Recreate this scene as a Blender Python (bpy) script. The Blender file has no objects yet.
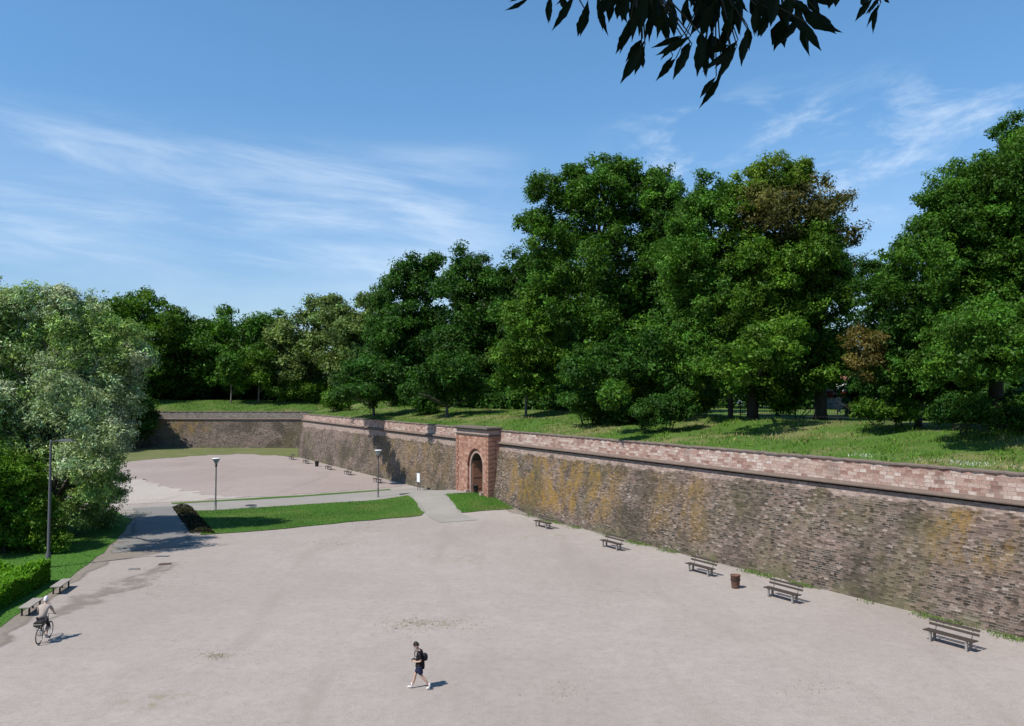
import bpy, bmesh, math, random
import numpy as np
from mathutils import Vector, Matrix
random.seed(7)
R = np.random.default_rng(11)
sc = bpy.context.scene
COL = sc.collection
# ------------------------------------------------------------------ camera
W, H, F, CZ = 1024, 726, 800.0, 10.5
HORIZ = 395.0
PITCH = math.atan((HORIZ - 363) / F)
cam = bpy.data.cameras.new('camera'); co = bpy.data.objects.new('camera', cam); COL.objects.link(co)
cam.sensor_width = 36; cam.lens = F * 36 / W; cam.clip_start = 0.05; cam.clip_end = 5000
co.location = (0, 0, CZ); co.rotation_euler = (math.pi/2 + PITCH, 0, 0); sc.camera = co
CP, SP = math.cos(PITCH), math.sin(PITCH)
def ray(px, py):
    a = (px - 512) / F; b = (363 - py) / F
    return np.array([a, CP - b*SP, SP + b*CP])
def at(px, py, Y):
    d = ray(px, py); return np.array([0, 0, CZ]) + d * (Y / d[1])
def sstep(a, b, x):
    t = np.clip((x - a) / (b - a), 0, 1); return t*t*(3 - 2*t)
# ------------------------------------------------------------------ the wall line (plan)
P0 = np.array([22.12, 34.57]); P1 = np.array([-11.2, 92.5])
T = (P1 - P0) / np.linalg.norm(P1 - P0); N = np.array([T[1], -T[0]]); C0 = float(N @ P0)
def wall_Y(px, d):
    u = (px - 512) / F / CP; return (C0 + d) / (N[0]*u + N[1])
def wall_s(px, d):
    Y = wall_Y(px, d); X = (px - 512) / F / CP * Y
    return float((np.array([X, Y]) - P0) @ T)
def WP(s, d, z=0.0):
    p = P0 + T*s + N*d; return np.array([p[0], p[1], z])
S_END = 117.5
S_G0, S_G1 = wall_s(489.0, -.35), wall_s(457.0, -.35)      # gateway, near and far side
S_GM = (S_G0 + S_G1) / 2
GP = WP(S_GM, -0.4)
def ztop(s): return 7.05 + .27 * s / S_END
def zcor(s): return 5.62 + .55 * s / S_END
def gh(X, Y):                                             # the ground rises a little to the gateway
    X = np.asarray(X, float); Y = np.asarray(Y, float)
    r = np.sqrt(((X - GP[0]) * T[0] + (Y - GP[1]) * T[1])**2 / 1.3 + ((X - GP[0]) * N[0] + (Y - GP[1]) * N[1])**2)
    return .85 * (1 - sstep(1.5, 10.5, r))
def gp(px, py):
    d = ray(px, py); z = 0.0
    for _ in range(12):
        t = (z - CZ) / d[2]; X, Y = d[0]*t, d[1]*t; z = float(gh(X, Y))
    return np.array([X, Y, z])
# ------------------------------------------------------------------ object helpers
def props(o, label=None, cat=None, group=None, kind=None):
    if label: o['label'] = label
    if cat: o['category'] = cat
    if group: o['group'] = group
    if kind: o['kind'] = kind
    return o
def thing(name, loc, label, cat, group=None, rz=0):
    o = bpy.data.objects.new(name, None); COL.objects.link(o)
    o.empty_display_size = .2
    o.location = tuple(float(v) for v in loc); o.rotation_euler = (0, 0, rz)
    return props(o, label, cat, group)
def link(name, me, parent=None, mat=None):
    o = bpy.data.objects.new(name, me); COL.objects.link(o)
    if mat is not None:
        me.materials.clear(); me.materials.append(mat)
    if parent is not None: o.parent = parent
    return o
def children(o): return [c for c in COL.objects if c.parent == o]
def copy_tree(o, parent=None):
    c = o.copy(); COL.objects.link(c); c.parent = parent
    for ch in children(o): copy_tree(ch, c)
    return c
class MB:
    """collects geometry for ONE mesh object"""
    def __init__(s): s.v = []; s.f = []; s.uv = []; s.sm = []
    def face(s, pts, uv=None, smooth=False):
        b = len(s.v); s.v += [tuple(map(float, p)) for p in pts]; s.f.append(list(range(b, b+len(pts))))
        s.uv += list(uv) if uv is not None else [(p[0], p[2]) for p in pts]; s.sm.append(smooth)
    def box(s, c, sz, ax=None, bev=0):
        c = np.array(c, float); h = np.array(sz, float) / 2
        A = np.eye(3) if ax is None else np.array(ax, float)
        P = lambda i, j, k: c + A[0]*h[0]*i + A[1]*h[1]*j + A[2]*h[2]*k
        q = [((-1,-1,-1),(-1,1,-1),(1,1,-1),(1,-1,-1)), ((-1,-1,1),(1,-1,1),(1,1,1),(-1,1,1)),
             ((-1,-1,-1),(1,-1,-1),(1,-1,1),(-1,-1,1)), ((1,1,-1),(-1,1,-1),(-1,1,1),(1,1,1)),
             ((1,-1,-1),(1,1,-1),(1,1,1),(1,-1,1)), ((-1,1,-1),(-1,-1,-1),(-1,-1,1),(-1,1,1))]
        for n, f in enumerate(q):
            uv = []
            for i, j, k in f:
                a, b_, g = i*h[0], j*h[1], k*h[2]
                uv.append((a, b_) if n < 2 else ((a, g) if n < 4 else (b_, g)))
            s.face([P(*t) for t in f], uv)
    def tube(s, pts, rad, n=8, cap=True, smooth=True):
        pts = [np.array(p, float) for p in pts]
        if not hasattr(rad, '__len__'): rad = [rad]*len(pts)
        b = len(s.v); m = len(pts)
        for i, p in enumerate(pts):
            d = pts[min(i+1, m-1)] - pts[max(i-1, 0)]; d = d / (np.linalg.norm(d) + 1e-9)
            a = np.array([0, 0, 1.]) if abs(d[2]) < .9 else np.array([1., 0, 0])
            u = np.cross(d, a); u /= np.linalg.norm(u); w = np.cross(d, u)
            for k in range(n):
                t = 2*math.pi*k/n; s.v.append(tuple(p + (u*math.cos(t) + w*math.sin(t))*rad[i]))
        for i in range(m-1):
            for k in range(n):
                k2 = (k+1) % n
                s.f.append([b+i*n+k, b+i*n+k2, b+(i+1)*n+k2, b+(i+1)*n+k]); s.sm.append(smooth)
                s.uv += [(k/n, i), ((k+1)/n, i), ((k+1)/n, i+1), (k/n, i+1)]
        if cap:
            s.f.append([b+k for k in range(n)][::-1]); s.sm.append(False); s.uv += [(0, 0)]*n
            s.f.append([b+(m-1)*n+k for k in range(n)]); s.sm.append(False); s.uv += [(0, 0)]*n
    def lathe(s, prof, c=(0, 0, 0), n=16, smooth=True):
        b = len(s.v)
        for r, z in prof:
            for k in range(n):
                t = 2*math.pi*k/n; s.v.append((c[0]+r*math.cos(t), c[1]+r*math.sin(t), c[2]+z))
        for i in range(len(prof)-1):
            for k in range(n):
                k2 = (k+1) % n
                s.f.append([b+i*n+k, b+i*n+k2, b+(i+1)*n+k2, b+(i+1)*n+k]); s.sm.append(smooth); s.uv += [(0, 0)]*4
    def torus(s, c, R_, r, ax=0, n=28, m=8):
        b = len(s.v)
        for i in range(n):
            t = 2*math.pi*i/n
            for k in range(m):
                a = 2*math.pi*k/m; q = R_ + r*math.cos(a); w = r*math.sin(a)
                p = [w, q*math.cos(t), q*math.sin(t)] if ax == 0 else [q*math.cos(t), w, q*math.sin(t)]
                s.v.append((c[0]+p[0], c[1]+p[1], c[2]+p[2]))
        for i in range(n):
            for k in range(m):
                s.f.append([b+i*m+k, b+((i+1) % n)*m+k, b+((i+1) % n)*m+(k+1) % m, b+i*m+(k+1) % m]); s.sm.append(True); s.uv += [(0, 0)]*4
    def build(s, name, mat, parent=None, world=False):
        off = np.array(parent.location) if (world and parent is not None) else np.zeros(3)
        me = bpy.data.meshes.new(name)
        me.from_pydata([tuple(np.array(v) - off) for v in s.v] if world else s.v, [], s.f)
        l = me.uv_layers.new(name='UVMap'); l.data.foreach_set('uv', np.array(s.uv, 'f').ravel())
        me.polygons.foreach_set('use_smooth', s.sm); me.update()
        return link(name, me, parent, mat)
# ------------------------------------------------------------------ materials
ALB = .86                                                 # one calibration of every surface colour to the sun's strength
class NT:
    def __init__(s, name):
        s.m = bpy.data.materials.new(name); s.m.use_nodes = True; s.t = s.m.node_tree; s.t.nodes.clear()
        s.out = s.n('ShaderNodeOutputMaterial'); s.p = s.n('ShaderNodeBsdfPrincipled'); s.l(s.p.outputs[0], s.out.inputs[0])
        s.p.inputs['Specular IOR Level'].default_value = .25
    def n(s, t, **k):
        n = s.t.nodes.new(t)
        for a, b in k.items(): setattr(n, a, b)
        return n
    def l(s, a, b): s.t.links.new(a, b)
    def setin(s, sock, v):
        if isinstance(v, bpy.types.NodeSocket): s.l(v, sock)
        else:
            if hasattr(sock.default_value, '__len__') and hasattr(v, '__len__') and len(sock.default_value) == 4 and len(v) == 3: v = (*v, 1)
            sock.default_value = v
    def math(s, op, a, b=0.0, c=None, clamp=False):
        n = s.n('ShaderNodeMath', operation=op); n.use_clamp = clamp
        s.setin(n.inputs[0], a); s.setin(n.inputs[1], b)
        if c is not None: s.setin(n.inputs[2], c)
        return n.outputs[0]
    def map(s, v, a, b, c=0.0, d=1.0):
        n = s.n('ShaderNodeMapRange'); n.interpolation_type = 'SMOOTHSTEP'
        for i, x in enumerate((v, a, b, c, d)): s.setin(n.inputs[i], x)
        return n.outputs[0]
    def mix(s, f, a, b, mode='MIX'):
        n = s.n('ShaderNodeMix', data_type='RGBA', blend_type=mode)
        s.setin(n.inputs[0], f); s.setin(n.inputs[6], a); s.setin(n.inputs[7], b); return n.outputs[2]
    def scale(s, vec, sx, sy, sz, loc=(0, 0, 0)):
        n = s.n('ShaderNodeMapping'); s.l(vec, n.inputs[0]); n.inputs[3].default_value = (sx, sy, sz); n.inputs[1].default_value = loc; return n.outputs[0]
    def noise(s, vec, sc_, det=4, rough=.55, dist=0, col=False):
        n = s.n('ShaderNodeTexNoise'); s.l(vec, n.inputs['Vector']); n.inputs['Scale'].default_value = sc_
        n.inputs['Detail'].default_value = det; n.inputs['Roughness'].default_value = rough; n.inputs['Distortion'].default_value = dist
        return n.outputs[1 if col else 0]
    def ramp(s, f, stops, mode='LINEAR'):
        n = s.n('ShaderNodeValToRGB'); s.l(f, n.inputs[0]); r = n.color_ramp; r.interpolation = mode
        while len(r.elements) < len(stops): r.elements.new(.5)
        for e, (p, c) in zip(r.elements, stops): e.position = p; e.color = (*c, 1)
        return n.outputs[0]
    def bump(s, h, strength=.4, dist=.03):
        n = s.n('ShaderNodeBump'); n.inputs['Strength'].default_value = strength; n.inputs['Distance'].default_value = dist
        s.l(h, n.inputs['Height']); s.l(n.outputs[0], s.p.inputs['Normal'])
    def pos(s): return s.n('ShaderNodeNewGeometry').outputs['Position']
    def uv(s): return s.n('ShaderNodeTexCoord').outputs['UV']
    def objc(s): return s.n('ShaderNodeTexCoord').outputs['Object']
    def soft(s, p, patchy=False):
        a = s.n('ShaderNodeAttribute', attribute_name='inner').outputs['Fac']
        k = s.math('ADD', a, s.math('MULTIPLY', s.math('SUBTRACT', s.noise(p, .9, 5, .7), .5), .9))
        tr = s.n('ShaderNodeBsdfTransparent'); mx = s.n('ShaderNodeMixShader')
        s.l(s.math('MULTIPLY', s.map(k, .12, .62), s.map(s.noise(p, .8, 6, .65), .36, .66, 0, .6)) if patchy else s.map(k, .12, .62), mx.inputs[0]); s.l(tr.outputs[0], mx.inputs[1]); s.l(s.p.outputs[0], mx.inputs[2]); s.l(mx.outputs[0], s.out.inputs[0])
    def fin(s, col, rough=.85):
        if isinstance(col, bpy.types.NodeSocket): col = s.mix(1.0, col, (ALB, ALB, ALB), 'MULTIPLY')
        else: col = [x*ALB for x in col]
        s.setin(s.p.inputs['Base Color'], col); s.setin(s.p.inputs['Roughness'], rough); return s.m
def plain(name, col, rough=.7, var=.15, sc_=9, metal=0):
    g = NT(name); n = g.noise(g.objc(), sc_, 4)
    c = g.mix(n, [x*(1-var) for x in col], [min(1, x*(1+var)) for x in col])
    g.p.inputs['Metallic'].default_value = metal
    return g.fin(c, rough)
def gravel_mat(name, base, weeds=True, soft=False):
    g = NT(name); p = g.pos()
    fine = g.noise(p, 13.0, 6, .8); mid = g.noise(p, .55, 6, .68); grit = g.noise(p, 2.4, 8, .82); big = g.noise(p, .06, 3, .5)
    vor = g.n('ShaderNodeTexVoronoi'); g.l(p, vor.inputs['Vector']); vor.inputs['Scale'].default_value = 11
    c = g.ramp(fine, [(.25, [x*.62 for x in base]), (.5, base), (.75, [min(1, x*1.32) for x in base])])
    c = g.mix(g.map(mid, .42, .72, 0, .6), c, [base[0]*1.14, base[1]*1.15, base[2]*1.16])
    c = g.mix(g.map(big, .42, .62, 0, .45), c, [base[0]*.84, base[1]*.81, base[2]*.80])
    c = g.mix(.62, c, g.ramp(grit, [(.3, (.66, .65, .63)), (.46, (.98, .98, .98)), (.72, (1.22, 1.22, 1.21))]), 'MULTIPLY')
    trk = g.noise(g.scale(p, .35, .06, 1), 1.0, 4, .6, .6)
    c = g.mix(g.map(trk, .52, .72, 0, .4), c, [base[0]*.76, base[1]*.74, base[2]*.70])
    if weeds:
        w = g.math('MULTIPLY', g.map(g.noise(p, .13, 3, .5), .60, .72), g.map(g.noise(p, 1.6, 4, .7), .48, .62))
        c = g.mix(g.math('MULTIPLY', w, .6), c, (.2, .19, .10))
        s_ = g.math('MULTIPLY', g.map(vor.outputs['Distance'], .10, .03), g.map(g.noise(p, 3.1, 3), .5, .62))
        c = g.mix(g.math('MULTIPLY', s_, .7), c, (.10, .085, .07))
    g.bump(fine, .3, .03)
    if soft: g.soft(p, name == 'track')
    return g.fin(c, .95)
def grass_mat(name, a, b, dry, dry_amt=.4, sc_=.5, soft=False):
    g = NT(name); p = g.pos()
    c = g.mix(g.noise(p, sc_, 5, .65), a, b)
    c = g.mix(g.map(g.noise(p, 6.0, 4, .7), .35, .7, 0, .5), c, [x*.55 for x in a])
    c = g.mix(g.math('MULTIPLY', g.map(g.noise(p, .22, 5, .65), .46, .66), dry_amt), c, dry)
    g.bump(g.noise(p, 9, 4, .7), .7, .08)
    if soft: g.soft(p)
    return g.fin(c, .95)
def asphalt_mat(name, base, soft=False):
    g = NT(name); p = g.pos()
    c = g.mix(g.noise(p, 9, 4, .7), [x*.75 for x in base], [x*1.25 for x in base])
    c = g.mix(g.map(g.noise(p, .3, 4, .6), .45, .65, 0, .4), c, [x*1.25 for x in base])
    g.bump(g.noise(p, 25, 3), .3, .02)
    if soft: g.soft(p)
    return g.fin(c, .9)
def stone_mat(name, kind):
    """coursed rubble; UV is metres along the wall and metres up"""
    g = NT(name); uv = g.uv()
    wob = g.noise(uv, 1.1, 3, .6, 0, True)
    vm = g.n('ShaderNodeVectorMath', operation='MULTIPLY_ADD'); g.l(wob, vm.inputs[0])
    vm.inputs[1].default_value = (.26, .13, 0) if kind != 'block' else (.05, .03, 0); g.l(uv, vm.inputs[2]); q = vm.outputs[0]
    def brick(w, h, mortar, off):
        b = g.n('ShaderNodeTexBrick'); g.l(q, b.inputs['Vector']); b.offset = off; b.squash = 1.35; b.squash_frequency = 3
        b.inputs['Color1'].default_value = (0, 0, 0, 1); b.inputs['Color2'].default_value = (1, 1, 1, 1); b.inputs['Mortar'].default_value = (.5, .5, .5, 1)
        b.inputs['Scale'].default_value = 1; b.inputs['Brick Width'].default_value = w; b.inputs['Row Height'].default_value = h
        b.inputs['Mortar Size'].default_value = mortar; b.inputs['Mortar Smooth'].default_value = .4; b.inputs['Bias'].default_value = 0
        return b
    if kind in ('block', 'parapet'):
        b = brick(.55, .27, .014, .5) if kind == 'block' else brick(.40, .19, .016, .47)
        rnd = b.outputs[0]; mort = b.outputs[1]
    else:
        # small hand-cut stones in wavering courses, odd stones of other sizes between them
        b = brick(.29, .115, .018, .44)
        cell = g.scale(q, 2.7, 7.0, 1)
        v1 = g.n('ShaderNodeTexVoronoi', voronoi_dimensions='2D'); g.l(cell, v1.inputs['Vector']); v1.inputs['Scale'].default_value = 1; v1.inputs['Randomness'].default_value = .8
        sc_ = g.n('ShaderNodeSeparateColor'); g.l(v1.outputs['Color'], sc_.inputs[0])
        odd = g.math('MULTIPLY', g.map(sc_.outputs[1], .70, .72), g.map(v1.outputs['Distance'], .46, .40))
        rm_ = g.n('ShaderNodeMix', data_type='FLOAT'); g.l(odd, rm_.inputs[0]); g.l(b.outputs[0], rm_.inputs[2]); g.l(sc_.outputs[0], rm_.inputs[3]); rnd = rm_.outputs[0]
        mort = g.math('MULTIPLY', b.outputs[1], g.math('SUBTRACT', 1.0, odd))
    if kind in ('rubble', 'far'):
        c = g.ramp(rnd, [(.0, (.030, .023, .018)), (.2, (.066, .051, .040)), (.5, (.132, .098, .077)), (.75, (.190, .133, .104)), (.94, (.25, .185, .15)), (1, (.36, .30, .26))])
    elif kind in ('parapet', 'greyparapet'):
        c = g.ramp(rnd, [(.0, (.25, .13, .105)), (.3, (.37, .235, .19)), (.6, (.44, .31, .26)), (.85, (.49, .385, .33)), (1, (.56, .47, .41))])
        if kind == 'greyparapet': c = g.ramp(rnd, [(.0, (.13, .11, .095)), (.4, (.21, .175, .15)), (.8, (.28, .245, .215)), (1, (.42, .38, .34))])
    else:
        c = g.ramp(rnd, [(.0, (.27, .13, .092)), (.35, (.37, .19, .135)), (.7, (.43, .24, .175)), (1, (.49, .31, .24))])
    fine = g.noise(uv, 9, 5, .7)
    c = g.mix(.75, c, g.ramp(fine, [(.25, (.45, .44, .43)), (.5, (.95, .95, .95)), (.75, (1.6, 1.56, 1.5))]), 'MULTIPLY')
    sx = g.n('ShaderNodeSeparateXYZ'); g.l(uv, sx.inputs[0]); u, v = sx.outputs[0], sx.outputs[1]
    mcol = (.30, .262, .23) if kind != 'block' else (.34, .24, .2)
    mamt = g.math('MULTIPLY', mort, g.map(g.noise(uv, 1.3, 5, .7), .36, .6, .1, .9))
    c = g.mix(mamt, c, mcol)
    if kind in ('rubble', 'far'):
        # patches rebuilt in other stone: pink high up, grey low down
        pn = g.noise(g.scale(uv, .09, .32, 1), 1, 3, .55)
        c = g.mix(g.map(pn, .5, .66, 0, .6), c, g.mix(rnd, (.11, .075, .062), (.38, .275, .235)))
        # dark weathering in streaks that run down
        st = g.noise(g.scale(uv, .20, .17, 1), 1, 6, .66, .5)
        c = g.mix(g.map(st, .47, .62, 0, .82), c, g.mix(rnd, (.038, .032, .023), (.102, .083, .060)))
        ol = g.noise(g.scale(uv, .26, .15, 1, (7, 3, 0)), 1, 6, .7, .4)
        c = g.mix(g.map(ol, .50, .66, 0, .55), c, g.mix(rnd, (.08, .07, .034), (.165, .14, .07)))
        # washed pale band under the cordon
        top = g.map(v, 4.75 if kind == 'rubble' else 5.1, 5.45, 0, 1)
        edge = g.math('ADD', top, g.math('MULTIPLY', g.math('SUBTRACT', g.noise(g.scale(uv, .7, .5, 1), 1, 4, .6), .5), 2.2))
        c = g.mix(g.math('MULTIPLY', g.map(edge, .45, .8), g.map(top, 0, .5, 0, .75)), c, g.mix(rnd, (.27, .19, .16), (.47, .375, .325)))
        # orange lichen: main patch between the gateway and the second bench, small ones at both ends
        def win(a, b_, c_, d_): return g.math('MULTIPLY', g.map(u, a, b_), g.map(u, d_, c_))
        if kind == 'rubble':
            m1 = win(wall_s(640, .5), wall_s(590, .5), wall_s(520, .5), wall_s(498, .5)); m2 = g.math('MULTIPLY', win(.3, 1.6, 3.6, 5.6), g.map(v, 2.0, 3.4)); m3 = win(19, 21, 24, 27)
            m4 = win(55, 62, 78, 84)
            reg = g.math('MAXIMUM', g.math('MAXIMUM', m1, g.math('MULTIPLY', m2, .8)), g.math('MAXIMUM', g.math('MULTIPLY', m3, .55), g.math('MULTIPLY', m4, .42)))
            hv = g.math('MULTIPLY', g.map(v, .2, 1.6), g.map(v, 5.6, 4.6))
        else:
            reg = win(-76, -70, -64, -58); hv = g.map(v, 1.5, 4.5)
        ln = g.noise(g.scale(uv, .55, .33, 1, (3, 1, 0)), 1, 6, .72)
        lf = g.math('MULTIPLY', g.math('MULTIPLY', reg, hv), g.map(ln, .40, .62))
        lf = g.math('MULTIPLY', lf, g.map(g.noise(uv, 4.5, 4, .7), .32, .58))
        c = g.mix(g.math('MULTIPLY', lf, .85), c, g.mix(fine, (.34, .165, .012), (.29, .20, .045)))
        # moss at the foot
        mo = g.math('MULTIPLY', g.map(v, .9, .05), g.map(g.noise(uv, .6, 4, .6), .42, .62))
        c = g.mix(g.math('MULTIPLY', mo, .6), c, (.12, .125, .055))
    else:
        st = g.noise(g.scale(uv, .8, .5, 1), 1, 5, .65)
        c = g.mix(g.map(st, .52, .72, 0, .5), c, (.13, .10, .085))
        if kind == 'parapet':
            c = g.mix(g.map(g.noise(g.scale(uv, .12, .3, 1, (4, 0, 0)), 1, 4), .5, .64, 0, .6), c, g.mix(rnd, (.36, .27, .22), (.54, .44, .375)))
    h = g.math('SUBTRACT', g.math('ADD', g.math('MULTIPLY', rnd, .35), g.math('MULTIPLY', fine, .5)), g.math('MULTIPLY', mort, .7))
    g.bump(h, .75, .05)
    return g.fin(c, .92)
def cap_mat(name, base):
    g = NT(name); p = g.pos(); n = g.noise(p, 2.5, 5, .7)
    c = g.mix(n, [x*.5 for x in base], [x*1.4 for x in base])
    g.bump(n, .5, .04); return g.fin(c, .9)
def leaf_mat(name, rough=.5, trans=.28):
    g = NT(name); a = g.n('ShaderNodeAttribute', attribute_name='leaf_color')
    g.p.inputs['Specular IOR Level'].default_value = .12
    g.p.inputs['Roughness'].default_value = rough; g.l(a.outputs['Color'], g.p.inputs['Base Color'])
    tr = g.n('ShaderNodeBsdfTranslucent'); g.l(g.mix(1.0, a.outputs['Color'], (1.15, 1.35, .5), 'MULTIPLY'), tr.inputs['Color'])
    mx = g.n('ShaderNodeMixShader'); mx.inputs[0].default_value = trans
    g.l(g.p.outputs[0], mx.inputs[1]); g.l(tr.outputs[0], mx.inputs[2]); g.l(mx.outputs[0], g.out.inputs[0])
    return g.m
def bark_mat(name, a, b):
    g = NT(name); n = g.noise(g.scale(g.pos(), 4, 4, .8), 1, 5, .7)
    g.bump(n, .8, .04); return g.fin(g.mix(n, a, b), .95)
M = {}
M['gravel'] = gravel_mat('gravel', (.350, .303, .270))
M['gravel_far'] = gravel_mat('gravel_far', (.330, .270, .240), weeds=False, soft=True)
M['sand'] = gravel_mat('sand', (.415, .365, .322), weeds=False, soft=True)
M['dirt'] = gravel_mat('dirt', (.24, .205, .17), weeds=False, soft=True)
M['asphalt'] = asphalt_mat('asphalt', (.20, .19, .18), True)
M['path'] = asphalt_mat('pale_path', (.285, .262, .232))
M['lawn'] = grass_mat('lawn', (.050, .130, .014), (.080, .165, .020), (.15, .155, .045), .55)
M['bank'] = grass_mat('bank_grass', (.050, .125, .012), (.095, .165, .022), (.20, .18, .075), .75, .6)
M['verge'] = grass_mat('verge_grass', (.050, .145, .014), (.075, .175, .02), (.09, .14, .03), .2)
M['drygrass'] = grass_mat('dry_grass', (.12, .145, .045), (.16, .175, .06), (.22, .19, .10), .6, soft=True)
M['rubble'] = stone_mat('rubble_wall', 'rubble'); M['far'] = stone_mat('rubble_far_wall', 'far')
M['greyparapet'] = stone_mat('grey_parapet_stone', 'greyparapet'); M['parapet'] = stone_mat('parapet_stone', 'parapet'); M['block'] = stone_mat('sandstone_block', 'block')
M['cap'] = cap_mat('coping_stone', (.20, .155, .13)); M['cordon'] = cap_mat('cordon_stone', (.17, .125, .10)); M['cornice'] = cap_mat('cornice_stone', (.10, .08, .068))
M['palestone'] = cap_mat('pale_sandstone', (.42, .31, .26)); M['gatecap'] = cap_mat('gate_cap_stone', (.17, .14, .12))
M['leaf'] = leaf_mat('leaves'); M['willow'] = leaf_mat('willow_leaves', .45, .2); M['near_leaf'] = leaf_mat('near_leaves', .6, .06)
M['bark'] = bark_mat('bark', (.035, .028, .02), (.09, .075, .06)); M['palebark'] = bark_mat('pale_bark', (.10, .09, .075), (.22, .2, .17))
M['blade'] = leaf_mat('grass_blades', .6, .25)
M['wood'] = plain('weathered_wood', (.058, .045, .036), .75, .4, 14); M['greywood'] = plain('grey_wood', (.34, .30, .265), .8, .25, 14)
M['concrete'] = plain('concrete', (.30, .28, .26), .85); M['iron'] = plain('dark_iron', (.03, .03, .032), .55, .2)
M['lampgrey'] = plain('lamp_grey', (.10, .10, .105), .45, .1); M['opal'] = plain('opal_white', (.80, .80, .80), .35, .03)
M['rust'] = plain('rusty_brown', (.14, .075, .055), .7, .35, 6); M['binblack'] = plain('bin_black', (.035, .033, .03), .6)
M['signwhite'] = plain('sign_white', (.78, .78, .78), .5, .03); M['door'] = plain('door_brown', (.42, .20, .125), .7, .2, 3)
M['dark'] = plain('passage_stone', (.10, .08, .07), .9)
# ------------------------------------------------------------------ ground sheets
def sheet(name, outline, mat, off, step=1.5, jitter=0.0, kind='structure'):
    """a flat outline (plan points) laid on the ground, subdivided to follow the rise at the gateway"""
    pts = []
    n = len(outline)
    for i in range(n):
        a = np.array(outline[i][:2]); b = np.array(outline[(i+1) % n][:2]); m = max(1, int(np.linalg.norm(b-a) / step))
        for k in range(m):
            p = a + (b-a)*k/m
            pts.append(p + (R.normal(0, jitter, 2) if jitter else 0))
    bm = bmesh.new(); vs = [bm.verts.new((p[0], p[1], 0)) for p in pts]; bm.faces.new(vs)
    bmesh.ops.triangulate(bm, faces=bm.faces[:], ngon_method='BEAUTY')
    es = [e for e in bm.edges if not e.is_boundary]; bmesh.ops.subdivide_edges(bm, edges=es, cuts=1); bmesh.ops.triangulate(bm, faces=bm.faces[:])
    for _ in range(6):
        es = [e for e in bm.edges if e.calc_length() > (1.7 if name in ('sand_patch', 'worn_track', 'dirt_edge', 'worn_edge', 'asphalt_path') else 3.0) and not e.is_boundary]
        if not es: break
        bmesh.ops.subdivide_edges(bm, edges=es, cuts=1); bmesh.ops.triangulate(bm, faces=bm.faces[:])
    for v in bm.verts: v.co.z = float(gh(v.co.x, v.co.y)) + off
    bmesh.ops.recalc_face_normals(bm, faces=bm.faces[:])
    for f in bm.faces:
        if f.normal.z < 0: f.normal_flip()
    inner = [0.0 if v.is_boundary else 1.0 for v in bm.verts]
    me = bpy.data.meshes.new(name); bm.to_mesh(me); bm.free()
    me.attributes.new('inner', 'FLOAT', 'POINT').data.foreach_set('value', inner)
    o = link(name, me, None, mat)
    if kind: props(o, kind=kind)
    return o
# gravel ground, one sheet out to the horizon
xs = np.concatenate([[-2500, -600, -200], np.arange(-110, -20, 4.0), np.arange(-20, 14, .8), np.arange(14, 60, 4.0), [200, 600, 2500]])
ys = np.concatenate([[-2500, -400, -60], np.arange(-20, 66, 4.0), np.arange(66, 94, .8), np.arange(94, 190, 5.0), [300, 700, 2500]])
XX, YY = np.meshgrid(xs, ys); ZZ = gh(XX, YY)
vv = np.stack([XX, YY, ZZ], -1).reshape(-1, 3); nx = len(xs)
ff = [(j*nx+i, j*nx+i+1, (j+1)*nx+i+1, (j+1)*nx+i) for j in range(len(ys)-1) for i in range(nx-1)]
me = bpy.data.meshes.new('ground'); me.from_pydata(vv.tolist(), [], ff); props(link('ground', me, None, M['gravel']), kind='structure')
PX = lambda *l: [gp(a, b) for a, b in l]
sheet('gravel_square', PX((100, 506), (172, 502.5), (216, 499.5), (300, 495), (385, 488.5), (415, 485.5), (372, 470), (303, 453), (230, 450), (120, 452), (60, 470)), M['gravel_far'], .006, 2, .15)
sheet('sand_patch', PX((95, 507), (172, 502.2), (216, 499.2), (250, 497), (212, 493.5), (182, 489), (158, 484), (138, 479), (90, 482)), M['sand'], .012, 1.2, .35)
sheet('dry_grass_strip', PX((306, 458), (240, 454), (190, 456.5), (125, 462), (60, 468)) + [np.array([-110, 150, 0]), np.array([-110, 161.2, 0]), np.array([-37, 159.5, 0]), np.array([-36.4, 137, 0])], M['drygrass'], .018, 2, .3)
sheet('path', PX((105, 510), (172, 504.2), (216, 501), (300, 497), (385, 490.5), (430, 487), (455, 486), (484, 492.5), (478, 492.8), (445, 494.5), (462, 513.5), (478, 520), (440, 523), (424, 513.5), (408, 495.5), (330, 503), (216, 510.5), (183, 511)), M['path'], .022, 1, .03)
sheet('asphalt_path', PX((130, 508.5), (183, 505.5), (194, 535), (204, 545), (150, 551), (106, 554), (128, 527)), M['asphalt'], .027, 1, .12)
sheet('lawn', PX((190, 511.5), (216, 510.8), (330, 503.2), (407, 495.8), (424, 513.2), (420, 516), (345, 522.5), (290, 528.5), (203, 535)), M['lawn'], .05, 1, .08)
sheet('gate_lawn', PX((445, 494.8), (472, 493.0), (486, 494.5), (498, 499), (514, 509), (462, 513)), M['lawn'], .05, .8, .06)
sheet('grass_strip', PX((171, 503.0), (300, 495.6), (390, 489.2), (391, 490.2), (300, 497.2), (173, 504.4)), M['lawn'], .04, 1.2, .06)
sheet('worn_edge', PX((500, 508), (560, 524), (640, 544), (720, 564), (800, 584), (900, 609), (1024, 641), (1060, 650)) + [WP(-12, .3), WP(30, .3), WP(45, .3)], M['dirt'], .006, 1.2, .16)
vl = [gp(0, 627), gp(52, 592), gp(103, 553), gp(120, 537), gp(132, 520), gp(118, 512)]
sheet('grass_verge', [np.array([-20.4, 24, 0])] + vl + [np.array([-50, 78, 0]), np.array([-110, 95, 0]), np.array([-110, 24, 0])], M['verge'], .03, 1.5, .06)
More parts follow.
